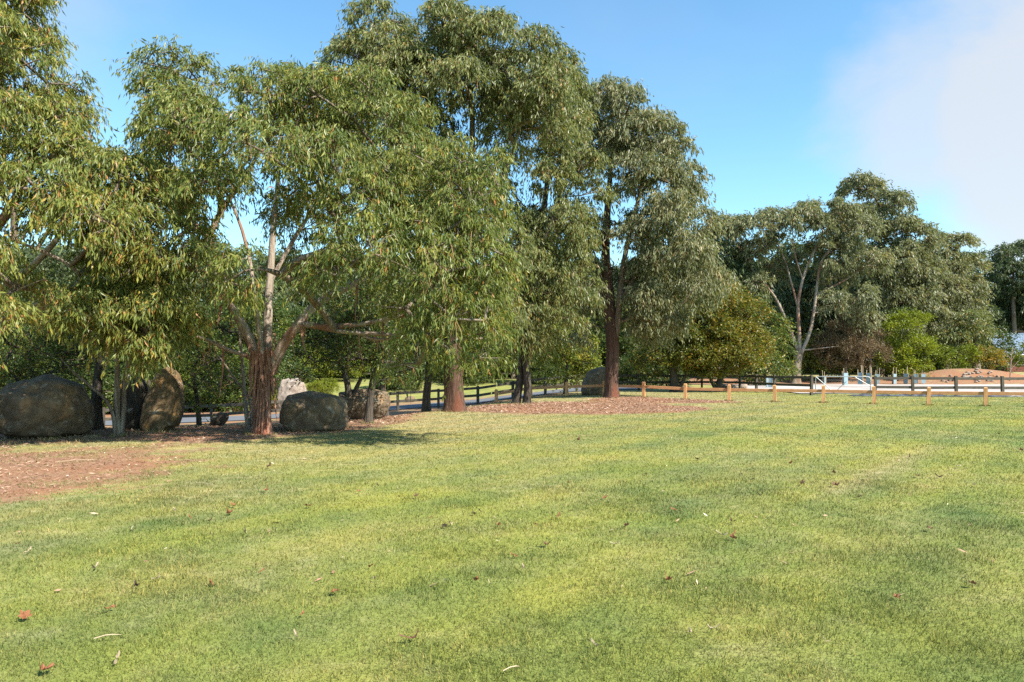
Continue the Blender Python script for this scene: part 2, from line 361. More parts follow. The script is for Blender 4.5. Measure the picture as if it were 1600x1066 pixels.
dm = mathn(gn, gl, 'ADD', dm, mathn(gn, gl, 'MULTIPLY', mathn(gn, gl, 'SUBTRACT', n3, .5), .7), True)
cc = mixc(gn, gl, mathn(gn, gl, 'MULTIPLY', dm, .85), cc, straw)
rot = gn.new('ShaderNodeMapping'); rot.inputs['Rotation'].default_value = (0, 0, math.atan2(5.7, 7.1) if False else -math.atan2(7.1, 5.7)); gl.new(P_, rot.inputs[0])
wav = gn.new('ShaderNodeTexWave'); wav.bands_direction = 'Y'; wav.inputs['Scale'].default_value = .26; wav.inputs['Distortion'].default_value = 1.2; wav.inputs['Detail'].default_value = 3
gl.new(rot.outputs[0], wav.inputs['Vector'])
cc = mixc(gn, gl, 1.0, cc, ramp(gn, gl, wav.outputs['Fac'], [(.2, G(.94, .965, .98)), (.8, G(1.06, 1.03, .97))]), 'MULTIPLY')
gl.new(cc, go.inputs[0])
def lawn_group(n, l, dry):
    g = n.new('ShaderNodeGroup'); g.node_tree = grp; l.new(dry, g.inputs[0]); return g.outputs[0]
m, n, l = material('grass_blade')
c = lawn_group(n, l, attr(n, 'dry'))
c = mixc(n, l, 1.0, c, ramp(n, l, attr(n, 'tint'), [(0, G(.62, .72, .6)), (.5, G(1, 1, 1)), (.86, G(1.3, 1.22, 1.1)), (1, G(2.3, 1.75, 2.0))]), 'MULTIPLY')
M['grass'] = finish(m, n, l, c, .6, .25, translucent=.42)
m, n, l = material('ground_cover')
c = lawn_group(n, l, attr(n, 'dry'))
ge = n.new('ShaderNodeNewGeometry'); v = ge.outputs['Position']
s1 = noise(n, l, 1.5, 6, .65, v); s2 = noise(n, l, 16, 5, .7, v); s3 = noise(n, l, .35, 4, .6, v)
soilc = ramp(n, l, s2, [(.28, G(.10, .052, .032)), (.5, G(.215, .122, .075)), (.72, G(.38, .25, .165))])
soilc = mixc(n, l, ramp(n, l, s3, [(.42, G(0, 0, 0)), (.62, G(.7, .7, .7))]), soilc, G(.25, .115, .058))
msk = mathn(n, l, 'ADD', attr(n, 'soil'), mathn(n, l, 'MULTIPLY', mathn(n, l, 'SUBTRACT', s1, .5), 1.3))
msk = mathn(n, l, 'ADD', msk, mathn(n, l, 'MULTIPLY', mathn(n, l, 'SUBTRACT', s2, .5), 1.3))
c = mixc(n, l, ramp(n, l, msk, [(.42, G(0, 0, 0)), (.62, G(1, 1, 1))]), c, soilc)
M['ground'] = finish(m, n, l, c, .95, .1, bump=mathn(n, l, 'ADD', s2, s1), bump_d=.03, bump_s=.7)
def litter(name, stops):
    m, n, l = material(name); return finish(m, n, l, ramp(n, l, attr(n, 'tint'), stops), .8, .2)
M['litter'] = litter('bark_litter', [(0, G(.08, .045, .03)), (.3, G(.20, .11, .07)), (.6, G(.34, .21, .14)), (.85, G(.48, .36, .26)), (1, G(.66, .57, .46))])
def plain(name, c, t=.2):
    m, n, l = material(name); a = noise(n, l, 30, 4, .6, objvec(n, l))
    return finish(m, n, l, mixc(n, l, a, tuple(x*.6 for x in c[:3])+(1,), c), .7, .25, translucent=t)
M['fl_orange'] = plain('orange_dead_leaf', G(.29, .12, .055)); M['fl_brown'] = plain('brown_dead_leaf', G(.17, .085, .05))
M['fl_dark'] = plain('dark_dead_leaf', G(.05, .03, .022)); M['fl_pale'] = plain('bleached_dead_leaf', G(.44, .35, .23))

# ------------------------------------------------------------------ ground
WOOD = [(18.6 - 1.765*i, 28.9 + 0.853*i) for i in range(-2, 12)]       # posts of the new timber fence
def ell(x, y, cx, cy, a, b, rot=0.0):
    c, s = math.cos(rot), math.sin(rot); dx, dy = x-cx, y-cy
    return np.sqrt(((dx*c + dy*s)/a)**2 + ((-dx*s + dy*c)/b)**2)
def soil_mask(x, y):
    x = np.asarray(x, float); y = np.asarray(y, float)
    w = (fbm(x, y, 2.5, 11)-.5)*1.0
    m = 1 - smooth(.7, 1.15, ell(x, y, 2.3, 27.8, 5.0, 4.6, .5) + w*.7)
    m = np.maximum(m, 1 - smooth(.7, 1.1, ell(x, y, 6.8, 33.0, 3.8, 2.2, -.2) + w*.6))
    m = np.maximum(m, .96*(1 - smooth(.15, 1.3, ell(x, y, -8.4, 11.6, 4.9, 4.4, .2) + w*1.1)))
    yc = np.interp(x, CREST_X, CREST_Y)
    band = (1-smooth(.5, 1.1, np.abs(y-(yc-.8))/3.4 + w*.9))*(1-smooth(-4.5, -1, x))
    m = np.maximum(m, .88*band)
    m = np.maximum(m, .62*smooth(-.5, 3, y-yc)*(1-smooth(2, 6, x))*(1-smooth(48, 54, y)))
    for (px_, py_) in WOOD[:9]:
        m = np.maximum(m, .95*(1-smooth(.5, 1.2, ell(x, y, px_-.18, py_-.08, .48, .20))))
    m = np.maximum(m, .74*(1-smooth(.5, 1.05, ell(x, y, 40.5, 65.5, 7.5, 4.4) + w*.5)))
    m = np.maximum(m, .75*smooth(60, 63, y)*(1-smooth(68, 72, y))*smooth(8, 14, x))
    m = np.maximum(m, .8*(1-smooth(3.0, 5.5, np.abs(y - (51.5 + .12*x))))*(1-smooth(-12, -4, x)))
    return np.clip(m, 0, 1)
def dry_mask(x, y):
    x = np.asarray(x, float); y = np.asarray(y, float)
    yc = np.interp(x, [-60, -11, -6, -2, 4, 10, 18, 30], [16, 15, 15.5, 19, 27, 31, 33, 34])
    w = (fbm(x, y, 3.0, 21)-.5)
    dm_ = .80*np.exp(-np.clip(yc-y + w*6, 0, None)/5.5)
    dm_ = np.where(y > yc, .80, dm_)*(1-.62*smooth(8, 15, x)*(y < 60))
    # wheel-worn pale streaks on the right of the lawn
    for (x0, y0, x1, y1, wd, k) in ((3.3, 8.3, 9.0, 15.4, .22, .55), (4.6, 8.8, 9.8, 14.6, .16, .28)):
        dx, dy = x1-x0, y1-y0; L = math.hypot(dx, dy)
        t = np.clip(((x-x0)*dx + (y-y0)*dy)/L**2, 0, 1)
        dd = np.hypot(x-x0-t*dx, y-y0-t*dy) + w*.25
        dm_ = np.maximum(dm_, k*np.exp(-(dd/wd)**2)*smooth(0, .15, t)*(1-smooth(.8, 1, t)) )
    dm_ = dm_*(1-.8*smooth(48, 54, y)*(x < 12))  # lawn beyond the road: less straw, tone also lowered to stand for shadows there
    return dm_ + .07 + .30*(fbm(x, y, 1.1, 31)-.45) + .25*(fbm(x, y, 5.0, 33)-.5)
xs = np.concatenate([-np.geomspace(700, 46, 14), np.arange(-44, 46, .45), np.geomspace(46.5, 700, 14)])
ys = np.concatenate([-np.geomspace(300, 6, 8), np.arange(-4, 2, 1.0), np.arange(2, 24, .3), np.arange(24, 90, .5), np.geomspace(91, 900, 18)])
XX, YY = np.meshgrid(xs, ys)
ZZ = terrain(XX, YY)
nx, ny = len(xs), len(ys)
i0 = (np.arange(ny-1)[:, None]*nx + np.arange(nx-1)[None, :]).ravel()
gm = mesh_np('ground', np.stack([XX, YY, ZZ], -1).reshape(-1, 3), [np.stack([i0, i0+1, i0+nx+1, i0+nx], -1)], [M['ground']], True,
             pattr={'soil': soil_mask(XX, YY).ravel(), 'dry': dry_mask(XX, YY).ravel()})
tag(link('ground', gm), kind='structure')

def ribbon(name, pts, width, mat, lift=.035, nseg=90, across=6):
    pts = np.array(pts, float); t = np.linspace(0, len(pts)-1, nseg)
    px_ = np.interp(t, range(len(pts)), pts[:, 0]); py_ = np.interp(t, range(len(pts)), pts[:, 1])
    k = np.ones(7)/7; pad = lambda a: np.convolve(np.pad(a, 3, mode='edge'), k, 'valid')
    px_, py_ = pad(px_), pad(py_)
    tx, ty = np.gradient(px_), np.gradient(py_); L = np.hypot(tx, ty); nxx, nyy = -ty/L, tx/L
    o = np.linspace(-.5, .5, across)*width
    X = px_[:, None] + nxx[:, None]*o; Y = py_[:, None] + nyy[:, None]*o
    Z = terrain(X, Y) + lift
    i = (np.arange(nseg-1)[:, None]*across + np.arange(across-1)[None, :]).ravel()
    me = mesh_np(name, np.stack([X, Y, Z], -1).reshape(-1, 3), [np.stack([i, i+1, i+across+1, i+across], -1)[:, ::-1]], [mat], True)
    return tag(link(name, me), kind='structure')
ribbon('road', [(-70, 36), (-45, 37.5), (-30, 38.5), (-16, 40), (-6, 43.5), (-1, 45.2), (3, 47), (8, 51), (12, 56)], 4.6, M['road'])
# white sand arena beyond the dark fence
def sheet(name, x0, x1, y0, y1, mat, lift, seed, nxs=60, nys=24):
    u = np.linspace(0, 1, nxs); v_ = np.linspace(0, 1, nys)
    U, W = np.meshgrid(u, v_)
    X = x0 + (x1-x0)*U; Y = y0 + (y1-y0)*W + (vnoise(X, X*0, 3, seed)-.5)*1.2*(1-W) + (vnoise(X, X*0, 4, seed+1)-.5)*2.0*W
    X = X + (vnoise(Y, Y*0, 3, seed+2)-.5)*1.5*(1-U)
    Z = terrain(X, Y) + lift
    i = (np.arange(nys-1)[:, None]*nxs + np.arange(nxs-1)[None, :]).ravel()
    me = mesh_np(name, np.stack([X, Y, Z], -1).reshape(-1, 3), [np.stack([i, i+1, i+nxs+1, i+nxs], -1)], [mat], True)
    return tag(link(name, me), kind='structure')
sheet('sand_arena', 15.6, 62, 41.2, 60.5, M['sand'], .05, 3)

# ------------------------------------------------------------------ grass, litter
def grass(name, dmin, dmax, rho0, seed, xlim=.80):
    r = np.random.default_rng(seed)
    Nn = int(rho0)
    # distance density ~ d^-0.8 (per metre of depth), uniform across the view fan
    u = r.random(Nn); d = (dmin**.2 + u*(dmax**.2-dmin**.2))**5
    x = (r.random(Nn)*2-1)*xlim*d + (r.random(Nn)-.5)*2.0
    keep = ((soil_mask(x, d) + (fbm(x, d, .8, 41)-.5)*1.0 + (vnoise(x, d, .12, 43)-.5)*.5 < .40 + .35*r.random(Nn)) | (r.random(Nn) < .06)) & (terrain(x, d) > -.6)
    arena = (x > 16.2) & (d > 40.6)
    keep &= ~arena
    x, d = x[keep], d[keep]; n_ = len(x)
    # clumping
    cx_ = vnoise(x, d, .12, 51)-.5; h = (.016 + .014*r.random(n_) + .020*(fbm(x, d, .7, 52)-.42)); h = np.clip(h, .008, .05)
    w = np.clip(.0012 + d*.00040, .002, .014)*(.7+.6*r.random(n_))
    a = r.random(n_)*6.283; lean = np.abs(r.normal(0, .5, n_)) + .45
    la = r.random(n_)*6.283
    z = terrain(x, d)
    base = np.stack([x, d, z-.004], -1)
    wv_ = np.stack([np.cos(a)*w, np.sin(a)*w, 0*w], -1)
    L = h*(1+.5*r.random(n_)); sl, cl_ = np.sin(np.clip(lean, 0, 1.25)), np.cos(np.clip(lean, 0, 1.25))
    tip = base + np.stack([np.cos(la)*sl*L, np.sin(la)*sl*L, cl_*L+.006], -1)
    V = np.empty((n_*3, 3)); V[0::3] = base-wv_; V[1::3] = base+wv_; V[2::3] = tip
    tint = np.clip(r.normal(.45, .20, n_), 0, .85); sp = r.random(n_) < .085; tint[sp] = .9+.1*r.random(sp.sum())
    me = mesh_np(name, V, [np.arange(n_*3).reshape(-1, 3)], [M['grass']], False, fattr={'tint': tint, 'dry': dry_mask(x, d)})
    o = link(name, me); return o
tag(grass('lawn_grass', 2.3, 44, 640000, 3), 'short mown lawn grass in green and straw patches', 'grass', kind='stuff')

FEET = [(30, 690, .5), (75, 692, .6), (115, 686, .4), (185, 682, .14), (230, 676, .35), (262, 674, .35), (410, 680, .3), (390, 677, .1), (465, 672, .5), (500, 672, .5), (528, 668, .35), (575, 662, .16), (711, 643, .45), (815, 632, .3), (955, 621, .45), (545, 652, .16)]
def tall_blades(name, Nn, seed):
    r = np.random.default_rng(seed); d = 2.4 + 8.0*r.random(Nn)**1.1; x = (r.random(Nn)*2-1)*.82*d
    foot = [(px_, py_, .16) for px_, py_ in WOOD] + [(*lawn(a_, b_)[:2], w_) for a_, b_, w_ in FEET]
    fx = np.concatenate([np.full(130, q[0]) for q in foot]); fy = np.concatenate([np.full(130, q[1]) for q in foot]); fw = np.concatenate([np.full(130, q[2]) for q in foot])
    fa = r.random(len(fx))*6.283; fr2 = fw*(.8+.5*r.random(len(fx))); X2, D2 = fx+np.cos(fa)*fr2, fy+np.sin(fa)*fr2
    k = (fbm(x, d, .55, 71) + .25*fbm(x, d, 2.5, 72) > .62 + .12*r.random(Nn)) & (soil_mask(x, d) < .3); x, d = np.concatenate([x[k], X2]), np.concatenate([d[k], D2]); n_ = len(x)
    a = r.random(n_)*6.283; la = r.random(n_)*6.283; L = .028 + .034*r.random(n_); L[-len(X2):] += .05*r.random(len(X2)); w = .0013 + d*.00028; ln = .35 + .5*np.abs(r.normal(0, 1, n_)); ln = np.clip(ln, 0, 1.3)
    b = np.stack([x, d, terrain(x, d)], -1); wv_ = np.stack([np.cos(a)*w, np.sin(a)*w, 0*w], -1)
    hd = np.stack([np.cos(la), np.sin(la), 0*la], -1); up = np.array([0, 0, 1.0])
    m_ = b + up*(L*.55)[:, None]*np.cos(ln*.5)[:, None] + hd*(L*.5*np.sin(ln*.5))[:, None]; t_ = m_ + up*(L*.45*np.cos(ln*1.2))[:, None] + hd*(L*.5*np.sin(ln*1.2))[:, None]
    V = np.empty((n_*5, 3)); V[0::5] = b-wv_; V[1::5] = b+wv_; V[2::5] = m_+wv_*.8; V[3::5] = m_-wv_*.8; V[4::5] = t_
    i = np.arange(n_)[:, None]*5
    tint = np.clip(r.normal(.5, .2, n_), 0, .85); sp = r.random(n_) < .22; tint[sp] = .9+.1*r.random(sp.sum())
    return link(name, mesh_np(name, V, [i+[0, 1, 2, 3], i+[3, 2, 4]], [M['grass']], False, fattr={'tint': np.concatenate([tint, tint]), 'dry': np.concatenate([dry_mask(x, d)]*2)}))
tag(tall_blades('tufted_grass', 90000, 17), 'longer straw-tipped grass tufts growing in the lawn', 'grass', kind='stuff')

def chips(name, Nn, area, seed, smin, smax, long_=2.6, tshift=0.0, thr=None):
    r = np.random.default_rng(seed); x0, x1, y0, y1 = area
    x = x0 + (x1-x0)*r.random(Nn); y = y0 + (y1-y0)*r.random(Nn)
    if thr is not None:
        k = soil_mask(x, y) + (fbm(x, y, .9, 61)-.5)*.7 > thr + .3*r.random(Nn)
        x, y = x[k], y[k]
    n_ = len(x); s = (smin + (smax-smin)*r.random(n_)**2)
    a = r.random(n_)*6.283; ln = s*(1+long_*r.random(n_)); wd = s*(.25+.4*r.random(n_))
    z = terrain(x, y) + .012 + .018*r.random(n_)
    u = np.stack([np.cos(a)*ln, np.sin(a)*ln, r.normal(0, .25, n_)*ln], -1)*.5
    v_ = np.stack([-np.sin(a)*wd, np.cos(a)*wd, r.normal(0, .5, n_)*wd], -1)*.5
    b = np.stack([x, y, z], -1)
    V = np.empty((n_*4, 3)); V[0::4] = b-u-v_*.4; V[1::4] = b+v_; V[2::4] = b+u+v_*.3; V[3::4] = b-v_
    tint = np.clip(r.beta(2, 2.6, n_)*1.05 + tshift, 0, 1)
    return mesh_np(name, V, [np.arange(n_*4).reshape(-1, 4)], [M['litter']], False, fattr={'tint': tint})
tag(link('bark_litter', chips('bark_litter', 70000, (-4, 12, 20, 36), 5, .015, .055, thr=.45)), 'reddish bark and leaf litter on the bare bed round the gums', 'litter', kind='stuff')
tag(link('leaf_litter', chips('leaf_litter', 70000, (-17, -1, 7, 24), 6, .008, .035, 3.5, .02, thr=.40)), 'brown leaf and twig litter under the trees by the boulders', 'litter', kind='stuff')
tag(link('lawn_litter', chips('lawn_litter', 3600, (-14, 24, 5, 32), 8, .010, .04, 2.0, .12)), 'tiny pale bits of dead leaf strewn over the lawn', 'litter', kind='stuff')

# ------------------------------------------------------------------ trees
def foliage(clusters, R, spec, r, out):
    """drooping sprays: twigs arch out of every cluster and the leaves hang from them"""
    nT, nL, Lf, Wf, droop, hang = spec['twigs'], spec['leaves'], spec['L'], spec['W']*spec.get('wk', 1.0), spec['droop'], spec['hang']
    c = np.asarray(clusters); nC = len(c)
    Rc = R*(.65+.7*r.random(nC))
    ci = np.repeat(np.arange(nC), nT); nt = len(ci)
    az = r.random(nt)*6.283; el = r.normal(.25, .55, nt)
    dirs = np.stack([np.cos(az)*np.cos(el), np.sin(az)*np.cos(el), np.sin(el)], -1) + out[ci]*.8
    dirs /= np.linalg.norm(dirs, axis=1)[:, None]
    ln = Rc[ci]*(.45+.65*r.random(nt))
    def pos(ti, t):
        return c[ci[ti]] + dirs[ti]*(ln[ti]*t)[:, None] + np.stack([0*t, 0*t, -droop*ln[ti]*t**2.2], -1)
    # twigs: two-segment ribbons
    tv = np.array([0, .55, 1.0]); PT = [pos(np.arange(nt), np.full(nt, q)) for q in tv]
    side = np.cross(dirs, [0, 0, 1.0]); side /= np.linalg.norm(side, axis=1)[:, None]+1e-6
    tw = spec.get('tw', .006)
    Vt = np.stack([PT[0]-side*tw, PT[0]+side*tw, PT[1]-side*tw*.8, PT[1]+side*tw*.8, PT[2], PT[2]+[0, 0, .004]], 1).reshape(-1, 3)
    b = np.arange(nt)[:, None]*6
    Qt = np.concatenate([b+[0, 1, 3, 2], b+[2, 3, 5, 4]])
    # leaves
    nl = nt*nL; ti = np.repeat(np.arange(nt), nL); t = .12 + .95*r.random(nl)**.8
    p = pos(ti, t) + r.normal(0, spec.get('jit', .035), (nl, 3))
    tang = dirs[ti].copy(); tang[:, 2] -= 2*droop*t
    tang /= np.linalg.norm(tang, axis=1)[:, None]
    d = hang*np.array([0, 0, -1.0]) + (1-hang)*tang + r.normal(0, spec.get('spread', .28), (nl, 3))
    d /= np.linalg.norm(d, axis=1)[:, None]+1e-6
    rv = r.normal(0, 1, (nl, 3)); s = np.cross(d, rv); s /= np.linalg.norm(s, axis=1)[:, None]+1e-6
    nrm = np.cross(s, d)
    L = Lf*(.6+.7*r.random(nl)); W = Wf*(.7+.6*r.random(nl))
    m0 = p + d*(L*.45)[:, None] + nrm*(L*.07)[:, None]
    V = np.empty((nl*4, 3)); V[0::4] = p; V[1::4] = m0-s*(W*.5)[:, None]; V[2::4] = p+d*L[:, None]; V[3::4] = m0+s*(W*.5)[:, None]
    ctint = r.normal(0, .10, nC)
    tint = np.clip(spec.get('t0', .42) + ctint[ci[ti]] + r.normal(0, .15, nl) + .10*(1-t), 0, 1)
    hot = r.random(nl) < spec.get('hot', .014); tint[hot] = .9 + .1*r.random(hot.sum())
    Q = np.arange(nl*4).reshape(-1, 4) + len(Vt)
    mi = np.concatenate([np.ones(len(Qt)), np.zeros(nl)])
    return np.concatenate([Vt, V]), [Qt, Q], mi, np.concatenate([np.full(len(Qt), .5), tint])

def pick(P, spacing, maxn):
    keep = np.zeros((len(P), 3)); k = 0; sp2 = spacing**2
    for q in P:
        if k and ((keep[:k]-q)**2).sum(1).min() < sp2: continue
        keep[k] = q; k += 1
        if k >= maxn: break
    return keep[:k].copy()
def domes(lobes, spacing, r, maxn=1500, shell=.28, per=14, sub=1.68, clear=()):
    """foliage domes spread through the lobes; every dome carries sprays on its upper and outer side"""
    ss = spacing*sub; pts, cens = [], []
    for (c, rad, dens) in lobes:
        vol = 4/3*math.pi*rad[0]*rad[1]*rad[2]
        nc = int(min(900, 14*dens*vol/ss**3 + 6))
        v = r.normal(0, 1, (nc, 3)); v /= np.linalg.norm(v, axis=1)[:, None]
        pts.append(np.concatenate([c + v*(r.random(nc)**shell)[:, None]*np.maximum(rad-spacing*.6, rad*.45), np.repeat(c[None], nc, 0)], 1))
    P = np.concatenate(pts); r.shuffle(P)
    subs = pick(P[:, :3], ss, maxn//4)
    lookup = {tuple(np.round(p[:3], 5)): p[3:] for p in P}
    tc_ = subs.mean(0); cl_, out = [], []
    for sc_ in subs:
        lc = lookup[tuple(np.round(sc_, 5))]
        o = sc_-lc; o = o/(np.linalg.norm(o)+1e-6); o2 = sc_-tc_; o2 = o2/(np.linalg.norm(o2)+1e-6)
        v = r.normal(0, 1, (per*3, 3)); v /= np.linalg.norm(v, axis=1)[:, None]
        v = v + .55*o + .35*o2 + np.array([0, 0, .5]); v /= np.linalg.norm(v, axis=1)[:, None]
        rs = spacing*(.85+.6*r.random())
        q = sc_ + v*rs*np.array([1.15, 1.15, .85])*(.75+.35*r.random((per*3, 1)))
        q2 = pick(q, spacing*.42, per)
        idx = [int(np.argmin(((q-a)**2).sum(1))) for a in q2]
        cl_.append(q2); out.append(v[idx])
    cl_, out = np.concatenate(cl_), np.concatenate(out)
    ok = np.ones(len(cl_), bool); ks = np.ones(len(subs), bool)
    for (x0, y0, x1, y1, dmax) in clear:              # open windows in the canopy where the trunk or limbs stand free
        for A_, k_ in ((cl_, ok), (subs, ks)):
            px_ = CX + A_[:, 0]*F/A_[:, 1]; py_ = HY - (A_[:, 2]-EYE)*F/A_[:, 1]
            k_ &= ~((px_ > x0) & (px_ < x1) & (py_ > y0) & (py_ < y1) & (A_[:, 1] < dmax))
    return subs[ks], cl_[ok], out[ok]

def bez(a, b, c, n):
    t = np.linspace(0, 1, n)[:, None]; return (1-t)**2*a + 2*t*(1-t)*b + t*t*c
def densify(P, step):
    out = [P[0]]
    for i in range(len(P)-1):
        k = max(1, int(np.linalg.norm(P[i+1]-P[i])/step))
        for j in range(1, k+1): out.append(P[i] + (P[i+1]-P[i])*j/k)
    return np.array(out)
def smoothline(P, n=3):
    P = np.asarray(P, float)
    for _ in range(n):
        Q = [P[0]]
        for i in range(len(P)-1):
            Q += [P[i]*.75+P[i+1]*.25, P[i]*.25+P[i+1]*.75]
        Q.append(P[-1]); P = np.array(Q)
        if len(P) > 90: break
    return P

GUM = dict(twigs=8, leaves=9, L=.17, W=.036, wk=1.15, droop=.5, hang=.66)
def gum(**kw): return {**GUM, **kw}
BROAD = dict(twigs=7, leaves=9, L=.11, W=.06, droop=.15, hang=.05, spread=.7, hot=.03, jit=.05)
def broad(**kw): return {**BROAD, **kw}
def build_tree(name, label, cat, base, trunks, limbs, lobes, spacing, R, spec, mats, seed, group=None, pixel=None,
               trunk_name='trunk', wob=.10, k_pipe=.0042, limb_mat=None, branch_mat=None, shell=.28, maxn=1500, sides=16, clear=()):
    """base: foot of the tree; trunks/limbs: polylines [(x,y,z,r)...]; lobes: [(centre, radii, density)] in world metres"""
    r = np.random.default_rng(seed)
    root = empty(name, base); tag(root, label, cat, group)
    B = np.array(base, float)
    trunk_nodes, node_r = [], []
    tb = Tubes()
    for tr in trunks:
        A = np.array([q[:3] for q in tr], float); rad = [q[3] for q in tr]
        P = smoothline(A, 2); tt = np.linspace(0, 1, len(P)); RR = np.interp(tt, np.linspace(0, 1, len(rad)), rad)
        P = densify(P, .12 if len(P) < 60 else .3); RR = np.interp(np.linspace(0, 1, len(P)), tt, RR)
        zrel = P[:, 2]-P[0, 2]
        RR = RR*(1 + .45*np.exp(-zrel/.22)*(1 if tr is trunks[0] or abs(P[0, 2]-base[2]) < .3 else 0))
        tb.add(P-B, RR, sides, wob, seed*.7)
        trunk_nodes.append(P[len(P)//3:])
    link(trunk_name, tb.mesh(trunk_name, mats[0]), root)
    for lm in limbs:
        A = np.array([q[:3] for q in lm], float); rad = [q[3] for q in lm]
        P = smoothline(A, 2); RR = np.interp(np.linspace(0, 1, len(P)), np.linspace(0, 1, len(rad)), rad)
        lb = Tubes(); lb.add(P-B, RR, 9, wob*.6, seed+len(lm))
        link('limb', lb.mesh('limb', limb_mat or mats[0]), root)
        trunk_nodes.append(densify(P, .35)[1:])
    nodes = [tuple(q) for q in np.concatenate(trunk_nodes)]
    NP = np.array(nodes); parent = [-1]*len(nodes); n_fixed = len(nodes)
    subs, leafy, outv = domes(lobes, spacing, r, maxn, shell, spec.get('per', 14), spec.get('sub', 1.68), clear)
    fork = NP[0]
    o1 = np.argsort(np.linalg.norm(subs-fork, axis=1)); cl_ = np.concatenate([subs[o1], leafy])
    order = range(len(cl_))
    buf = np.zeros((n_fixed + len(cl_)*6, 3)); buf[:n_fixed] = NP; cnt = n_fixed
    par = np.full(len(buf), -1); weight = np.zeros(len(buf)); paths = []
    for ci in order:
        q = cl_[ci]; D = buf[:cnt]-q; dist = np.sqrt((D**2).sum(1)); cost = dist + 1.1*np.clip(D[:, 2]+.15*dist, 0, None)
        a = int(np.argmin(cost)); A = buf[a]; Ld = dist[a]
        nseg = int(np.clip(Ld/(spacing*.9), 1, 5))
        pd = A - buf[par[a]] if par[a] >= 0 else np.array([0, 0, .3])
        pd = pd/(np.linalg.norm(pd)+1e-6)
        mid = (A+q)*.5 + pd*Ld*.22 + r.normal(0, .06, 3)*Ld + np.array([0, 0, .05*Ld])
        pts = bez(A, mid, q, nseg+1)[1:]
        ids = [a]; last = a
        for p in pts:
            buf[cnt] = p; par[cnt] = last; last = cnt; ids.append(cnt); cnt += 1
        paths.append((ids, last)); weight[last] = 1
    for i in range(cnt-1, n_fixed-1, -1):
        if par[i] >= 0: weight[par[i]] += weight[i]
    bt = Tubes(); kp = k_pipe*spec.get('thick', 1.0)
    for ids, _ in paths:
        RR = kp*np.maximum(weight[ids], 1)**.42*2.0
        RR[0] = min(RR[0], RR[1]*1.25); RR = np.maximum(RR, kp*1.4)
        P = buf[ids]
        if len(P) >= 2: 
            P2 = smoothline(P, 1) if len(P) > 2 else P
            R2 = np.interp(np.linspace(0, 1, len(P2)), np.linspace(0, 1, len(P)), RR)
            bt.add(P2-B, R2, 5)
    bo = link('branchwork', bt.mesh('branchwork', branch_mat or mats[1]), root); bo['kind'] = 'stuff'
    V, Fc, mi, tint = foliage(leafy-B, R, spec, r, outv)
    me = mesh_np('crown', V, Fc, [mats[2], mats[3] if len(mats) > 3 else M['twig']], False, fattr={'tint': tint}, mi=mi)
    co = link('crown', me, root); co['kind'] = 'stuff'
    print(name, 'clusters', len(cl_), 'faces', len(tint))
    return root
def PX(d0, pts):        # limb given as (px, py, depth offset, radius)
    return [(*at(px, py, d0+dd), rr) for px, py, dd, rr in pts]
def LB(d0, lobes, kd=1.0):    # lobe given as (px, py, rx, ry, depth offset, depth radius[, density])
    out = []
    for q in lobes:
        d = d0+q[4]*(kd if q[4] < 0 else 1); out.append((np.array(at(q[0], q[1], d)), np.array([q[2]*d/F, q[5], q[3]*d/F]), q[6] if len(q) > 6 else 1.0))
    return out
def trunk_from(d0, pts):       # first point is put on the terrain
    P = PX(d0, pts); x, y, z, r_ = P[0]; P[0] = (x, y, T(x, y)-.08, r_); return P

# --- B: the wide gum with peeling bark
d = 17.2
tB = trunk_from(d, [(410, 678, 0, .20), (411, 650, 0, .19), (412, 610, 0, .185), (414, 575, 0, .20), (416, 548, 0, .21)])
limbsB = [PX(d, p) for p in (
    [(408, 580, 0, 0.139), (394, 535, -.1, 0.123), (372, 495, -.3, 0.098), (350, 462, -.4, 0.090), (336, 435, -.5, 0.082), (325, 395, -.6, 0.074), (326, 370, -.6, 0.070), (352, 318, -.5, 0.057), (388, 272, -.3, 0.041), (410, 225, -.2, 0.025)],
    [(416, 575, .0, 0.131), (418, 520, .1, 0.115), (419, 470, .2, 0.098), (423, 420, .2, 0.082), (427, 350, .3, 0.066), (436, 270, .4, 0.045), (440, 190, .4, 0.025)],
    [(412, 565, -.1, 0.074), (404, 510, -.3, 0.061), (397, 465, -.5, 0.049), (392, 410, -.5, 0.041), (370, 330, -.2, 0.029), (310, 220, 0, 0.016)],
    [(422, 580, 0, 0.139), (446, 530, -.2, 0.123), (470, 503, -.3, 0.107), (490, 478, -.2, 0.098), (525, 458, 0, 0.082), (565, 438, .2, 0.066), (600, 412, .4, 0.049), (640, 340, .5, 0.029)],
    [(468, 505, -.3, 0.074), (505, 512, -.6, 0.066), (560, 508, -.8, 0.049), (600, 500, -.9, 0.041), (634, 493, -1.0, 0.029)],
    [(500, 512, -.5, 0.057), (540, 520, -.9, 0.049), (592, 522, -1.1, 0.041), (642, 526, -1.2, 0.025)],
    [(556, 517, -.9, 0.041), (580, 531, -1.0, 0.037), (608, 530, -1.1, 0.029), (638, 524, -1.2, 0.016)],
    [(600, 500, -.9, 0.049), (650, 470, -1.4, 0.041), (700, 400, -1.8, 0.033), (735, 320, -1.6, 0.016)], [(642, 526, -1.2, 0.033), (690, 500, -1.8, 0.029), (745, 460, -1.8, 0.016)],
    [(405, 565, 0, 0.066), (378, 553, -.1, 0.053), (352, 546, -.3, 0.045), (326, 531, -.4, 0.037), (298, 524, -.5, 0.025)],
    [(423, 440, .2, 0.057), (455, 380, .5, 0.049), (500, 310, .8, 0.041), (540, 220, 1.0, 0.025)],
    [(326, 372, -.6, 0.049), (300, 345, -.5, 0.037), (270, 290, -.4, 0.029), (262, 220, -.3, 0.016)])]
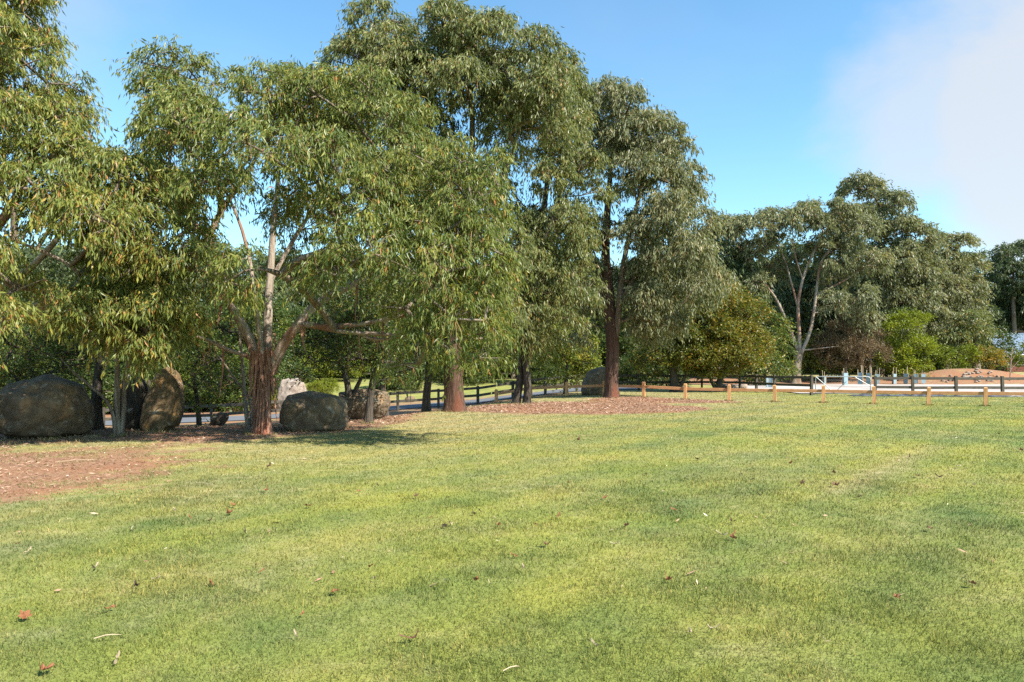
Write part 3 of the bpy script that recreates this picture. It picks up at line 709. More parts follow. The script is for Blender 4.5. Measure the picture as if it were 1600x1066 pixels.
lobB = LB(d, [(280, 150, 55, 62, -.2, 1.4), (248, 235, 38, 62, -.3, 1.3), (325, 215, 60, 62, -.8, 1.5), (420, 160, 60, 55, 0, 1.7), (500, 185, 68, 62, .4, 1.9),
              (590, 205, 72, 70, .6, 1.9), (420, 245, 85, 52, -1.4, 1.2), (530, 290, 85, 60, -1.2, 1.5), (625, 290, 70, 70, 0, 1.7), (330, 285, 40, 32, -1.3, .8),
              (590, 385, 75, 50, -1.3, 1.3), (500, 395, 55, 42, -1.5, .9), (395, 420, 34, 36, -1.6, .6), (540, 440, 40, 25, -1.6, .7, .8), (250, 300, 45, 40, .2, 1.1),
              (650, 380, 45, 60, -.8, 1.2), (460, 440, 32, 36, 1.5, .8, .8), (640, 470, 32, 38, -1.4, .8, .8),
              (690, 275, 58, 45, -.6, 1.3), (745, 300, 50, 55, -.8, 1.3), (690, 350, 60, 42, -1.2, 1.2), (762, 380, 36, 60, -.9, 1.1), (710, 420, 62, 42, -1.3, 1.1), (662, 440, 36, 40, -1.3, 1.0),
              (756, 455, 42, 42, -1.0, 1.0), (705, 490, 54, 36, -1.3, 1.0), (668, 535, 38, 38, -1.2, .8), (758, 515, 40, 40, -.9, .8), (655, 560, 18, 24, -1.0, .5), (470, 345, 40, 30, 1.4, .8), (290, 335, 40, 26, 1.0, .8), (720, 525, 34, 24, -1.2, .6)], 2.0)
B_tree = build_tree('eucalyptus_tree', 'wide spreading gum with shaggy peeling red bark beside the low brown boulder', 'tree', (tB[0][0], tB[0][1], T(tB[0][0], tB[0][1])), [tB], limbsB, lobB, .46, .50,
                    gum(L=.145, W=.029, leaves=9, sub=1.55), (M['bark_red'], M['bark_grey'], M['leaf_near']), 11, 'gum trees along the lawn', limb_mat=M['bark_pale'], wob=.15, sides=26, clear=[(355, 470, 490, 690, 99), (320, 380, 345, 470, 16.9), (490, 490, 630, 545, 99), (295, 515, 360, 560, 99), (405, 380, 440, 480, 17.4), (302, 300, 345, 345, 99), (100, 0, 214, 245, 99), (336, 60, 368, 148, 99), (678, 562, 800, 690, 99), (600, 585, 800, 700, 99), (790, 0, 900, 700, 99), (420, 330, 520, 375, 16.5)])
# peeling ribbons of bark on the trunk and limb forks
def strip_mesh(seed, L, w):
    r = np.random.default_rng(seed); k = 9; t = np.linspace(0, 1, k)
    x = .05*np.sin(t*3+seed)*t + .05*t*r.normal(); y = -.03-.07*t**2*(1+r.random()); z = -L*t
    tw = t*r.normal(0, 1.2); ww = w*(1-.6*t)
    V = np.empty((k*2, 3)); V[0::2] = np.stack([x-np.cos(tw)*ww, y-np.sin(tw)*ww, z], -1); V[1::2] = np.stack([x+np.cos(tw)*ww, y+np.sin(tw)*ww, z], -1)
    i = np.arange(k-1)[:, None]*2
    return mesh_np('bark_strip', V, [i+[0, 1, 3, 2]], [M['strip']], True)
strips = [strip_mesh(i, L, w) for i, (L, w) in enumerate([(.5, .026), (.8, .034), (1.1, .03), (.6, .042), (.35, .03), (.9, .02)])]
rr_ = np.random.default_rng(4)
for i in range(80):
    py = 515 + 95*rr_.random(); a = rr_.random()*math.pi*1.5 - math.pi*.25
    c = at(413 + rr_.normal(0, 5), py, d); rad = .195 + .10*(py < 550)
    link('bark_strip', strips[i % 6], B_tree, (c[0]-tB[0][0]+math.cos(a)*rad, -math.sin(a)*rad, c[2]-B_tree.location.z), (0, 0, math.pi/2-a-math.pi+rr_.normal(0, .4)+math.pi))
for i, (px, py) in enumerate([(345, 455), (372, 500), (335, 440), (350, 470), (470, 508), (520, 470), (560, 445), (600, 500), (560, 512), (585, 525), (330, 533), (350, 545), (455, 525), (478, 495)]):
    c = at(px, py, d-.45); link('bark_strip', strips[(i*5+1) % 6], B_tree, (c[0]-tB[0][0], c[1]-tB[0][1], c[2]-B_tree.location.z), (0, 0, i*1.7))

# --- A: big gum at the left edge
d = 15.2
tA = trunk_from(d, [(-52, 690, 0, .34), (-50, 600, 0, .30), (-46, 480, 0, .27), (-48, 330, .2, .22), (-50, 180, .2, .15), (-45, 20, .2, .08), (-42, -120, .2, .04)])
limbsA = [PX(d, p) for p in (
    [(-48, 480, 0, .12), (10, 450, .4, .08), (70, 400, .4, .06), (120, 330, .2, .04), (160, 270, 0, .02)],
    [(-47, 470, 0, .09), (25, 485, .3, .06), (95, 462, 0, .045), (132, 436, -.5, .038), (108, 412, -.9, .034), (62, 391, -1.1, .03), (22, 376, -1.2, .02)],
    [(-48, 400, .1, .12), (20, 330, .2, .09), (60, 220, .2, .06), (75, 130, .2, .03)],
    [(-47, 500, 0, .10), (60, 490, -.2, .08), (160, 450, -.3, .06), (240, 400, -.3, .04)])]
lobA = LB(d, [(-20, -60, 70, 60, 0, 1.4), (10, 40, 70, 65, 0, 1.6), (-60, 60, 60, 90, 0, 1.4), (30, 130, 80, 70, -.2, 1.8), (80, 190, 65, 60, 0, 1.5), (0, 230, 90, 70, -.8, 1.6),
              (110, 265, 80, 55, -.4, 1.5), (190, 300, 75, 55, -.2, 1.4), (30, 320, 80, 55, -1.0, 1.3), (150, 360, 95, 55, -.6, 1.4), (250, 375, 75, 55, -.2, 1.2), (60, 400, 75, 40, -.9, 1.0),
              (-10, 440, 40, 60, -1.2, .9), (225, 430, 50, 30, .8, .8, .8), (0, 520, 22, 32, -1.4, .6), (290, 420, 38, 42, -.2, .9)], 1.7)
build_tree('eucalyptus_tree', 'tall bright green weeping gum behind the large round boulder at the bed\'s end', 'tree', (tA[0][0], tA[0][1], T(tA[0][0], tA[0][1])), [tA], limbsA, lobA, .46, .50,
           gum(L=.145, W=.029, leaves=9, t0=.50, hot=.04, sub=1.5), (M['bark_dark'], M['bark_grey'], M['leaf_near']), 12, 'gum trees along the lawn', limb_mat=M['bark_pale'], clear=[(15, 362, 135, 425, 14.6), (170, 460, 300, 700, 99), (138, 0, 230, 238, 99), (95, 0, 230, 120, 99), (70, 0, 100, 45, 99)])
# --- small multi-stemmed gum in front of the standing rock
d = 16.9
tS = [trunk_from(d, [(183, 681, 0, .085), (182, 640, 0, .075), (184, 600, 0, .065), (183, 560, 0, .05), (178, 510, 0, .03)]),
      trunk_from(d, [(188, 680, .05, .07), (194, 640, .1, .06), (193, 600, .1, .05), (202, 560, .0, .04), (215, 510, -.1, .02)]),
      trunk_from(d, [(181, 680, -.05, .055), (179, 655, -.1, .045), (168, 625, -.2, .035), (140, 603, -.3, .028), (118, 585, -.3, .02), (95, 560, -.3, .01)])]
build_tree('eucalyptus_tree', 'small weeping gum with several slim pale stems before the ochre standing rock', 'tree', (tS[0][0][0], tS[0][0][1], T(tS[0][0][0], tS[0][0][1])), tS, [],
           LB(d, [(165, 505, 45, 40, -2.2, .9), (235, 520, 42, 45, -2.1, .9), (200, 470, 70, 35, -1.6, 1.0), (228, 560, 24, 36, -2.0, .5), (265, 490, 30, 40, -1.8, .7), (130, 500, 26, 26, -2.0, .5), (200, 500, 40, 30, -.8, .8)]), .30, .38,
           gum(L=.15, W=.026, t0=.5, hot=.06, twigs=8, leaves=10), (M['bark_grey'], M['bark_grey'], M['leaf_near']), 13, 'gum trees along the lawn', wob=.08, sides=10, clear=[(240, 560, 300, 700, 99), (165, 560, 205, 700, 99)])
# --- bare slim tree left of the main trunk
d = 17.6
tb_ = [trunk_from(d, [(390, 676, 0, .06), (384, 640, 0, .055), (381, 600, 0, .05), (378, 560, 0, .035), (372, 500, 0, .02)]),
       trunk_from(d, [(392, 676, .1, .05), (394, 640, .1, .045), (388, 615, .1, .04), (372, 600, .2, .03), (345, 560, .3, .018)])]
build_tree('sapling_tree', 'thin twin-stemmed sapling close beside the peeling red trunk', 'tree', (tb_[0][0][0], tb_[0][0][1], T(tb_[0][0][0], tb_[0][0][1])), tb_, [],
           LB(d, [(350, 565, 34, 26, .5, .6, .6), (365, 520, 34, 26, .8, .7, .6), (335, 590, 28, 22, .7, .5, .5)]), .32, .38, broad(L=.07, W=.032, twigs=7, leaves=7, t0=.5), (M['bark_grey'], M['bark_shade'], M['leaf_dark']), 14, wob=.06, sides=8)
# --- C: tall gum, dark red trunk
d = 25.6
tC = trunk_from(d, [(711, 642, 0, .34), (710, 610, 0, .33), (708, 575, 0, .31), (708, 530, 0, .28), (712, 470, .1, .25), (716, 420, .2, .22)])
limbsC = [PX(d, p) for p in (
    [(712, 450, .2, .18), (698, 360, .2, .14), (680, 260, .4, .10), (645, 170, .6, .07), (610, 90, .6, .03)],
    [(716, 430, .2, .20), (728, 330, .3, .15), (738, 240, .4, .12), (738, 160, .5, .08), (720, 70, .5, .03)],
    [(716, 430, .2, .16), (760, 340, .4, .11), (795, 260, .5, .08), (820, 170, .6, .05), (830, 110, .6, .03)],
    [(730, 330, .3, .07), (725, 250, .9, .05), (700, 180, 1.2, .03)])]
lobC = LB(d, [(604, 78, 52, 46, .6, 2.0), (562, 112, 44, 40, .6, 1.8), (640, 145, 60, 50, .2, 2.0), (702, 70, 38, 46, .4, 2.0), (755, 88, 56, 50, .3, 2.2), (818, 118, 52, 52, .4, 2.0), (650, 90, 40, 40, .8, 1.8), (840, 180, 42, 44, .2, 1.8),
              (735, 145, 50, 36, -.6, 1.7), (690, 215, 45, 36, .4, 1.6), (800, 200, 46, 40, .6, 1.7), (590, 160, 40, 40, .8, 1.4), (770, 170, 36, 30, 1.2, 1.2), (660, 255, 45, 30, .2, 1.4),
              (740, 300, 40, 30, .4, 1.4), (690, 330, 40, 36, 1.0, 1.4), (770, 390, 36, 40, 1.0, 1.4), (740, 460, 40, 36, .8, 1.3), (680, 480, 34, 34, 1.0, 1.2), (770, 500, 30, 34, .6, 1.1)])
build_tree('eucalyptus_tree', 'tallest gum, with the thickest dark red trunk', 'tree', (tC[0][0], tC[0][1], T(tC[0][0], tC[0][1])), [tC], limbsC, lobC, .57, .64,
           gum(L=.20, W=.042, t0=.45, jit=.05, sub=1.5), (M['bark_dark'], M['bark_grey'], M['leaf_mid']), 15, 'gum trees along the lawn', limb_mat=M['bark_grey'], k_pipe=.0048, sides=24, wob=.12, clear=[(678, 545, 745, 690, 99), (727, 180, 760, 250, 99), (645, 0, 668, 62, 99), (820, 205, 850, 250, 99)])
# --- E: twin-trunk gum
d = 31.0
tE = [trunk_from(d, [(806, 631, 0, .15), (812, 600, 0, .17), (817, 560, .1, .16), (820, 500, .2, .15), (835, 420, .4, .13), (850, 330, .5, .10), (860, 240, .5, .07), (875, 130, .5, .03)]),
      trunk_from(d, [(823, 631, -.2, .15), (825, 600, -.2, .145), (821, 565, -.2, .15), (826, 500, -.2, .13), (840, 400, -.2, .10), (880, 300, 0, .07), (892, 230, 0, .03)])]
limbsE = [PX(d, [(838, 400, .4, .09), (870, 330, .4, .07), (905, 270, .4, .04), (915, 220, .4, .025)]), PX(d, [(826, 480, -.2, .08), (800, 430, -.5, .06), (790, 360, -.6, .03)])]
build_tree('eucalyptus_tree', 'twin-trunked gum behind the timber fence end posts', 'tree', (tE[0][0][0], tE[0][0][1], T(tE[0][0][0], tE[0][0][1])), tE, limbsE,
           LB(d, [(872, 130, 32, 46, .4, 1.9), (890, 205, 26, 50, .2, 1.7), (850, 165, 34, 32, .5, 1.6), (862, 270, 42, 36, -.2, 1.8), (905, 285, 18, 38, 0, 1.4), (880, 350, 42, 42, -.4, 1.8), (825, 350, 32, 36, .4, 1.6), (840, 420, 42, 40, -.6, 1.8),
                  (895, 420, 28, 42, -.4, 1.5), (825, 480, 32, 36, -.8, 1.5), (870, 480, 36, 30, -.4, 1.4), (810, 530, 14, 26, -1.0, .8, .8), (845, 515, 26, 22, -.6, 1.0), (800, 290, 26, 26, .9, 1.1)]), .60, .68,
           gum(L=.23, W=.050, jit=.06, t0=.45, sub=1.5), (M['bark_shade'], M['bark_grey'], M['leaf_mid']), 16, 'gum trees along the lawn', limb_mat=M['bark_grey'], k_pipe=.005, clear=[(795, 545, 835, 690, 99)])
# --- D: tall gum in the red bed at the fence
d = 34.6
tD = trunk_from(d, [(956, 620, 0, .33), (955, 590, 0, .31), (957, 555, 0, .30), (957, 525, 0, .29), (952, 480, .1, .20), (947, 430, .2, .17), (946, 370, .2, .14), (952, 290, .3, .10), (958, 210, .3, .06), (960, 150, .3, .03)])
limbsD = [PX(d, p) for p in (
    [(960, 530, 0, .20), (967, 490, -.1, .17), (970, 440, -.2, .14), (980, 380, -.2, .11), (998, 310, 0, .08), (1012, 240, .2, .05), (1010, 190, .2, .03)],
    [(968, 470, -.1, .10), (1000, 420, -.3, .08), (1040, 360, -.3, .06), (1060, 290, -.2, .03)],
    [(950, 470, .1, .07), (935, 420, 0, .05), (922, 370, 0, .03)],
    [(972, 440, -.2, .08), (1020, 430, .2, .06), (1080, 400, .4, .035)])]
lobD = LB(d, [(955, 160, 36, 32, .3, 1.6), (985, 180, 34, 34, .2, 1.6), (930, 205, 22, 40, .4, 1.3), (965, 225, 30, 34, -.4, 1.5), (1015, 225, 36, 40, 0, 1.8), (1045, 260, 28, 50, .2, 1.7), (1000, 290, 36, 34, -.6, 1.7),
              (1060, 320, 22, 45, 0, 1.5), (940, 290, 18, 34, .6, 1.0, .8), (1030, 340, 40, 36, -.6, 1.8), (1085, 365, 24, 40, .3, 1.5), (1050, 400, 44, 36, -.4, 1.8), (1095, 425, 22, 34, .4, 1.4), (1000, 380, 28, 28, -.8, 1.2, .8),
              (1005, 445, 40, 36, -.4, 1.7), (1065, 455, 42, 28, 0, 1.6), (925, 380, 20, 36, .4, 1.1), (925, 450, 22, 36, .2, 1.2), (1020, 500, 42, 26, -.2, 1.5), (930, 500, 18, 26, .4, 1.0), (985, 490, 20, 26, .5, 1.0)])
build_tree('eucalyptus_tree', 'tall gum with forked brown trunk growing through the timber fence line', 'tree', (tD[0][0], tD[0][1], T(tD[0][0], tD[0][1])), [tD], limbsD, lobD, .62, .70,
           gum(L=.24, W=.054, jit=.07, t0=.48, sub=1.55), (M['bark_dark'], M['bark_grey'], M['leaf_grey']), 17, 'gum trees along the lawn', limb_mat=M['bark_grey'], k_pipe=.005, sides=20, clear=[(938, 370, 985, 640, 34.9), (930, 500, 990, 640, 99), (918, 270, 945, 330, 99)])
# --- G: white-limbed gum behind the gate
d = 63.5
tG = trunk_from(d, [(1243, 598, 0, .40), (1244, 580, 0, .36), (1247, 560, 0, .34), (1250, 545, 0, .33)])
limbsG = [PX(d, p) for p in (
    [(1249, 552, 0, 0.173), (1236, 520, 0, 0.145), (1224, 490, .2, 0.128), (1212, 465, .3, 0.104), (1196, 445, .4, 0.075), (1170, 415, .6, 0.052), (1148, 375, .7, 0.029)],
    [(1250, 548, -.1, 0.173), (1248, 510, -.1, 0.156), (1246, 475, 0, 0.139), (1254, 435, 0, 0.116), (1266, 405, 0, 0.093), (1282, 375, 0, 0.058), (1290, 345, 0, 0.029)],
    [(1252, 552, -.2, 0.173), (1266, 520, -.3, 0.150), (1273, 480, -.4, 0.128), (1277, 440, -.5, 0.104), (1281, 410, -.5, 0.081), (1300, 385, -.5, 0.052), (1325, 355, -.5, 0.029)],
    [(1278, 460, -.4, 0.087), (1305, 446, -.6, 0.070), (1335, 430, -.8, 0.046), (1350, 415, -.8, 0.029)],
    [(1246, 478, 0, 0.099), (1236, 440, .3, 0.081), (1228, 410, .4, 0.064), (1212, 375, .5, 0.041), (1205, 350, .5, 0.023)],
    [(1240, 520, .1, 0.070), (1218, 505, .5, 0.052), (1205, 490, .8, 0.029)], [(1258, 547, -.3, 0.058), (1285, 544, -.8, 0.046), (1310, 541, -1.0, 0.029)],
    [(1270, 490, -.4, 0.058), (1300, 483, -1.0, 0.041), (1330, 478, -1.2, 0.023)], [(1254, 435, 0, 0.064), (1240, 395, -.6, 0.046), (1238, 350, -.8, 0.023)])]
lobG = LB(d, [(1143, 356, 20, 20, .6, 1.6), (1176, 350, 28, 24, .4, 2.0), (1222, 343, 34, 22, .2, 2.4), (1278, 345, 40, 26, 0, 2.6), (1322, 362, 30, 28, -.3, 2.2), (1200, 375, 24, 18, 1.2, 1.5, .7), (1300, 392, 34, 22, -.6, 1.8),
              (1342, 408, 24, 26, -.6, 1.8), (1332, 462, 28, 22, -1.2, 1.6), (1352, 490, 16, 26, -1.0, 1.2), (1168, 440, 24, 26, 1.4, 1.6), (1185, 395, 24, 18, 1.4, 1.4), (1300, 470, 18, 14, -1.2, 1.0), (1215, 420, 18, 18, 1.8, 1.2), (1310, 430, 18, 14, .8, 1.2)])
build_tree('eucalyptus_tree', 'spreading gum with smooth white limbs standing behind the metal gate', 'tree', (tG[0][0], tG[0][1], T(tG[0][0], tG[0][1])), [tG], limbsG, lobG, .86, .95,
           gum(L=.34, W=.085, twigs=8, leaves=12, jit=.10, hang=.55, droop=.4, t0=.45), (M['bark_grey'], M['bark_pale'], M['leaf_grey']), 18, 'gum trees beyond the arena', limb_mat=M['bark_pale'], k_pipe=.008, branch_mat=M['bark_pale'], clear=[(1205, 425, 1290, 600, 63.6), (1240, 380, 1285, 430, 63.4)])
# --- the greyer gums right of it
def simple_gum(label, px, d, ytop, lobes, leaf, seed, group, sp=.98, L=.40, bark='bark_grey', lean=0, spec=None):
    x, y, z = ground(px, d)
    zt = EYE + (HY-ytop)*d/F
    tr = [(x, y, z-.1, .42), (x+.1, y, z+(zt-z)*.3, .34), (x+lean*.5, y+.2, z+(zt-z)*.6, .22), (x+lean, y, z+(zt-z)*.92, .06)]
    return build_tree('eucalyptus_tree', label, 'tree', (x, y, z), [tr], [], LB(d, lobes), sp, sp*1.15, {**gum(L=L, W=L*.27, twigs=8, leaves=11, jit=.14, hang=.5, droop=.4, t0=.45, thick=1.4), **(spec or {})},
                      (M[bark], M['bark_grey'], M[leaf]), seed, group, k_pipe=.007, sides=10)
simple_gum('dense grey-green gum rising behind the white-limbed gum', 1375, 76, 300, [(1345, 300, 34, 24, 0, 2.4), (1372, 335, 38, 32, 0, 2.8), (1402, 372, 34, 40, 0, 3), (1425, 430, 34, 44, 0, 3), (1385, 420, 36, 40, -1, 2.6), (1365, 460, 24, 40, 0, 2), (1432, 490, 26, 36, 0, 2.2), (1400, 490, 30, 36, -.5, 2.2), (1340, 350, 26, 34, .5, 2)], 'leaf_grey', 19, 'gum trees beyond the arena')
simple_gum('olive-brown gum standing between the lime shrub and the brick house', 1480, 79, 385, [(1468, 395, 24, 28, 0, 2.4), (1488, 400, 18, 28, 0, 2), (1495, 440, 26, 38, 0, 2.6), (1465, 450, 26, 40, -.5, 2.6), (1490, 500, 28, 36, 0, 2.4), (1462, 510, 24, 36, -.5, 2.2), (1505, 480, 18, 30, 0, 2)], 'leaf_grey', 20, 'gum trees beyond the arena', spec={'t0': .52})
simple_gum('round green gum leaning beside the brick house', 1525, 73, 500, [(1514, 508, 20, 20, 0, 1.6), (1502, 530, 18, 22, 0, 1.6), (1524, 528, 13, 20, 0, 1.3), (1512, 550, 20, 14, 0, 1.4)], 'leaf_mid', 21, 'gum trees beyond the arena', sp=.85, L=.34)
simple_gum('dark slender gum far behind, filling the gap above the house roof', 1528, 118, 415, [(1522, 425, 20, 24, 0, 3), (1538, 450, 18, 24, 0, 3), (1520, 470, 22, 26, 0, 3), (1545, 490, 22, 26, 0, 3), (1530, 515, 24, 24, 0, 3)], 'leaf_far', 22, 'far gums behind the house', sp=1.35, L=.55)
simple_gum('tallest far gum with bare upright trunk behind the house', 1584, 112, 378, [(1578, 388, 18, 13, 0, 2.6), (1600, 395, 24, 18, 0, 3), (1572, 418, 14, 16, 0, 2.4), (1600, 432, 24, 18, 0, 3), (1566, 452, 18, 18, 1, 2.4), (1612, 470, 24, 24, 0, 3), (1575, 495, 24, 26, 4, 3), (1605, 515, 24, 24, 2, 3), (1640, 440, 24, 60, 0, 3)], 'leaf_far', 23, 'far gums behind the house', sp=1.15, L=.48, bark='bark_grey')
simple_gum('grey-green gum behind the golden bush', 1120, 66, 400, [(1120, 400, 30, 36, 0, 2.4), (1145, 430, 24, 36, 0, 2.4), (1100, 450, 36, 40, 0, 2.4), (1150, 490, 26, 40, 0, 2.2), (1180, 500, 20, 40, 1, 2)], 'leaf_far', 24, 'gum trees beyond the arena', spec={'t0': .6})
simple_gum('shaded gum close behind the white-limbed gum', 1240, 84, 400, [(1200, 440, 34, 40, 0, 3), (1250, 420, 34, 40, 0, 3), (1290, 450, 34, 44, 0, 3), (1220, 510, 40, 44, 0, 3), (1280, 520, 40, 40, 0, 3), (1330, 500, 34, 50, 0, 3), (1180, 530, 36, 36, 0, 3)], 'leaf_far', 25, 'gum trees beyond the arena', sp=1.35, L=.55)

# --- broad-leaved trees and shrubs
def bush(name, label, px, d, stems, lobes, leaf, seed, sp, L, group=None, cat='tree', barkm='bark_shade', **kw):
    x, y, z = ground(px, d)
    trs = []
    for s in stems:
        P = PX(d, s); P[0] = (P[0][0], P[0][1], T(P[0][0], P[0][1])-.06, P[0][3]); trs.append(P)
    spec = broad(L=L, W=L*.5, jit=sp*.16, **kw)
    return build_tree(name, label, cat, (trs[0][0][0], trs[0][0][1], T(trs[0][0][0], trs[0][0][1])), trs, [], LB(d, lobes), sp, sp*1.1, spec, (M[barkm], M['bark_shade'], M[leaf]), seed, group, sides=10, wob=.08)
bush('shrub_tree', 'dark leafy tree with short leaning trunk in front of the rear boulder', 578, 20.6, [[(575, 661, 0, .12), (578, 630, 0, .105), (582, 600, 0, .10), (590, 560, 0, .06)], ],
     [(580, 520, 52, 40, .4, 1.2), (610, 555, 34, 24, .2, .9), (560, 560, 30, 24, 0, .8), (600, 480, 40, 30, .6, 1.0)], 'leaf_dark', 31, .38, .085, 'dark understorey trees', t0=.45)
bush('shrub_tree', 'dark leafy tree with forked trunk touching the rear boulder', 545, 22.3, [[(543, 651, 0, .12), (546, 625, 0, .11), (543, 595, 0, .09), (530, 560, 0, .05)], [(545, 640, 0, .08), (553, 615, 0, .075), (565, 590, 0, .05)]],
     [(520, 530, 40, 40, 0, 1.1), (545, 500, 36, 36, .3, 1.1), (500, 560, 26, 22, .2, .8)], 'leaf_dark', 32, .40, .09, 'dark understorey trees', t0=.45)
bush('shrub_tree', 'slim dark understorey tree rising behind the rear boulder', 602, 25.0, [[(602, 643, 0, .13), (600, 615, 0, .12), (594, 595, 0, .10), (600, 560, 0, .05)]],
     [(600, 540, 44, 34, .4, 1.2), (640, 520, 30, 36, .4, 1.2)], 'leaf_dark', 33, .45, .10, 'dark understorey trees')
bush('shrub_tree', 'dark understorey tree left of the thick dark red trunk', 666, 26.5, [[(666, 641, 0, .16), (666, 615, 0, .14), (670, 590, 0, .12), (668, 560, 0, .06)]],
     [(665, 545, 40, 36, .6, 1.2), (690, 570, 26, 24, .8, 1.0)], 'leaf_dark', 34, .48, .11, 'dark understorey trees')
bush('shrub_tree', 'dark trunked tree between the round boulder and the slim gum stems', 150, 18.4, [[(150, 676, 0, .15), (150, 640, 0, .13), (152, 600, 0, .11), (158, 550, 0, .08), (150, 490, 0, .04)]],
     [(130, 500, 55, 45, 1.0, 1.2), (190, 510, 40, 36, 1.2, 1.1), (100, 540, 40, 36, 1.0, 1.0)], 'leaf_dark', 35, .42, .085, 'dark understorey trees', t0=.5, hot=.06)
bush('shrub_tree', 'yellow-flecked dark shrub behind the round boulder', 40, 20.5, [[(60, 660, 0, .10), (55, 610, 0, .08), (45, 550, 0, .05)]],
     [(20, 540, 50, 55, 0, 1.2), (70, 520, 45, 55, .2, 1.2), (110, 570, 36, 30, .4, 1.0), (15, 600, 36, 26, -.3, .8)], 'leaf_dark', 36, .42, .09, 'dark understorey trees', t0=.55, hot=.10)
bush('shrub_tree', 'leafy shrub with yellow tips right of the ochre standing rock', 300, 21.5, [[(312, 655, 0, .07), (308, 620, 0, .06), (300, 580, 0, .04)]],
     [(290, 585, 34, 40, 0, 1.0), (320, 600, 30, 30, .2, .9), (300, 545, 40, 34, .4, 1.0), (330, 560, 34, 34, .8, 1.0)], 'leaf_bright', 37, .40, .085, 'dark understorey trees', t0=.35, hot=.08)
bush('shrub_tree', 'fresh green rounded tree left of the grey boulder behind the fence', 884, 41.5, [[(884, 624, 0, .14), (884, 605, 0, .12), (886, 570, 0, .07)]],
     [(880, 555, 30, 34, 0, 1.3), (902, 575, 24, 24, 0, 1.0), (895, 530, 26, 26, .2, 1.1), (866, 580, 20, 20, .3, .8)], 'leaf_bright', 38, .52, .15, 'rounded trees behind the timber fence', t0=.75)
bush('shrub_tree', 'round golden-green tree turning orange behind the timber fence', 1122, 45, [[(1121, 613, 0, .20), (1123, 600, 0, .18), (1128, 585, 0, .15), (1140, 545, 0, .06)], [(1121, 605, 0, .12), (1108, 588, 0, .09), (1095, 560, 0, .05)]],
     [(1122, 474, 28, 28, 0, 1.3), (1150, 500, 36, 38, 0, 1.6), (1108, 515, 38, 38, -.4, 1.6), (1164, 545, 30, 36, -.2, 1.4), (1130, 555, 52, 28, -.6, 1.6), (1085, 555, 28, 28, -.4, 1.2)], 'leaf_gold', 39, .50, .16, 'rounded trees behind the timber fence', t0=.38, hot=.06)
bush('shrub_tree', 'round dark green tree left of the golden-green tree', 1055, 44.5, [[(1055, 614, 0, .26), (1054, 598, 0, .24), (1052, 580, 0, .16), (1045, 545, 0, .06)], [(1058, 605, 0, .12), (1072, 585, 0, .09), (1085, 565, 0, .05)]],
     [(1050, 530, 42, 36, 0, 1.6), (1026, 560, 30, 26, 0, 1.2), (1075, 562, 34, 24, -.4, 1.3), (1060, 505, 32, 28, .4, 1.3)], 'leaf_gold', 40, .52, .16, 'rounded trees behind the timber fence', t0=.18)
bush('shrub_tree', 'narrow dark green tree between the golden tree and the white-limbed gum', 1196, 58, [[(1196, 604, 0, .15), (1196, 585, 0, .12), (1196, 555, 0, .06)]],
     [(1198, 530, 24, 40, 0, 1.5), (1190, 565, 26, 30, -.2, 1.4), (1212, 570, 20, 26, 0, 1.2)], 'leaf_dark', 41, .68, .20, 'rounded trees behind the timber fence', t0=.7)
bush('shrub_tree', 'glossy green shrub right of the white-limbed gum trunk', 1282, 66, [[(1282, 594, 0, .12), (1282, 580, 0, .1), (1282, 560, 0, .06)]],
     [(1280, 556, 28, 32, 0, 1.6), (1300, 572, 20, 20, 0, 1.2), (1266, 577, 16, 18, 0, 1.0)], 'leaf_dark', 42, .70, .21, t0=.75)
bush('bare_shrub', 'wide leafless brown twiggy shrub right of the white-limbed gum', 1321, 64, [[(1321, 593, 0, .16), (1321, 575, 0, .13), (1322, 550, 0, .06)]],
     [(1320, 535, 32, 32, 0, 1.8), (1300, 550, 18, 22, 0, 1.2), (1335, 510, 24, 18, 0, 1.3)], 'leaf_brown', 43, .60, .11, None, 'shrub', 'bark_grey', twigs=12, leaves=8, tw=.012)
bush('bare_shrub', 'smaller leafless brown shrub against the lime-green shrub', 1360, 64.5, [[(1360, 593, 0, .11), (1361, 570, 0, .09), (1358, 545, 0, .04)]],
     [(1354, 545, 22, 26, 0, 1.4), (1362, 560, 16, 16, 0, 1.1)], 'leaf_brown', 49, .60, .11, None, 'shrub', 'bark_grey', twigs=12, leaves=8, tw=.012)
bush('leafy_shrub', 'big lime-green shrub behind the row of tree guards', 1420, 66, [[(1420, 592, 0, .1), (1420, 575, 0, .09), (1420, 545, 0, .05)]],
     [(1422, 520, 24, 28, 0, 1.5), (1438, 552, 16, 28, 0, 1.3), (1404, 556, 20, 26, -.2, 1.3), (1424, 574, 26, 14, -.4, 1.2), (1397, 520, 14, 18, .4, 1.0)], 'leaf_lime', 44, .66, .20, None, 'shrub')
bush('leafy_shrub', 'dark green shrub tucked behind the lime-green one', 1388, 69, [[(1385, 590, 0, .1), (1385, 560, 0, .09), (1388, 520, 0, .05)]],
     [(1385, 545, 18, 40, 0, 1.5), (1378, 575, 16, 16, 0, 1.0), (1400, 510, 20, 22, .6, 1.4)], 'leaf_dark', 45, .7, .2, None, 'shrub')
bush('leafy_shrub', 'low yellowish shrub on the left flank of the soil mound', 1488, 69, [[(1488, 580, 0, .05), (1488, 570, 0, .04), (1488, 560, 0, .03)]],
     [(1486, 563, 20, 12, 0, 1.2), (1500, 560, 12, 14, 0, 1.0)], 'leaf_lime', 46, .6, .2, None, 'shrub', t0=.2)
bush('leafy_shrub', 'low yellow-brown shrub on top of the soil mound', 1540, 70, [[(1540, 575, 0, .05), (1540, 567, 0, .04), (1540, 558, 0, .03)]],
     [(1538, 562, 18, 10, 0, 1.1), (1550, 560, 9, 8, 0, .7)], 'leaf_gold', 47, .6, .2, None, 'shrub', t0=.55)
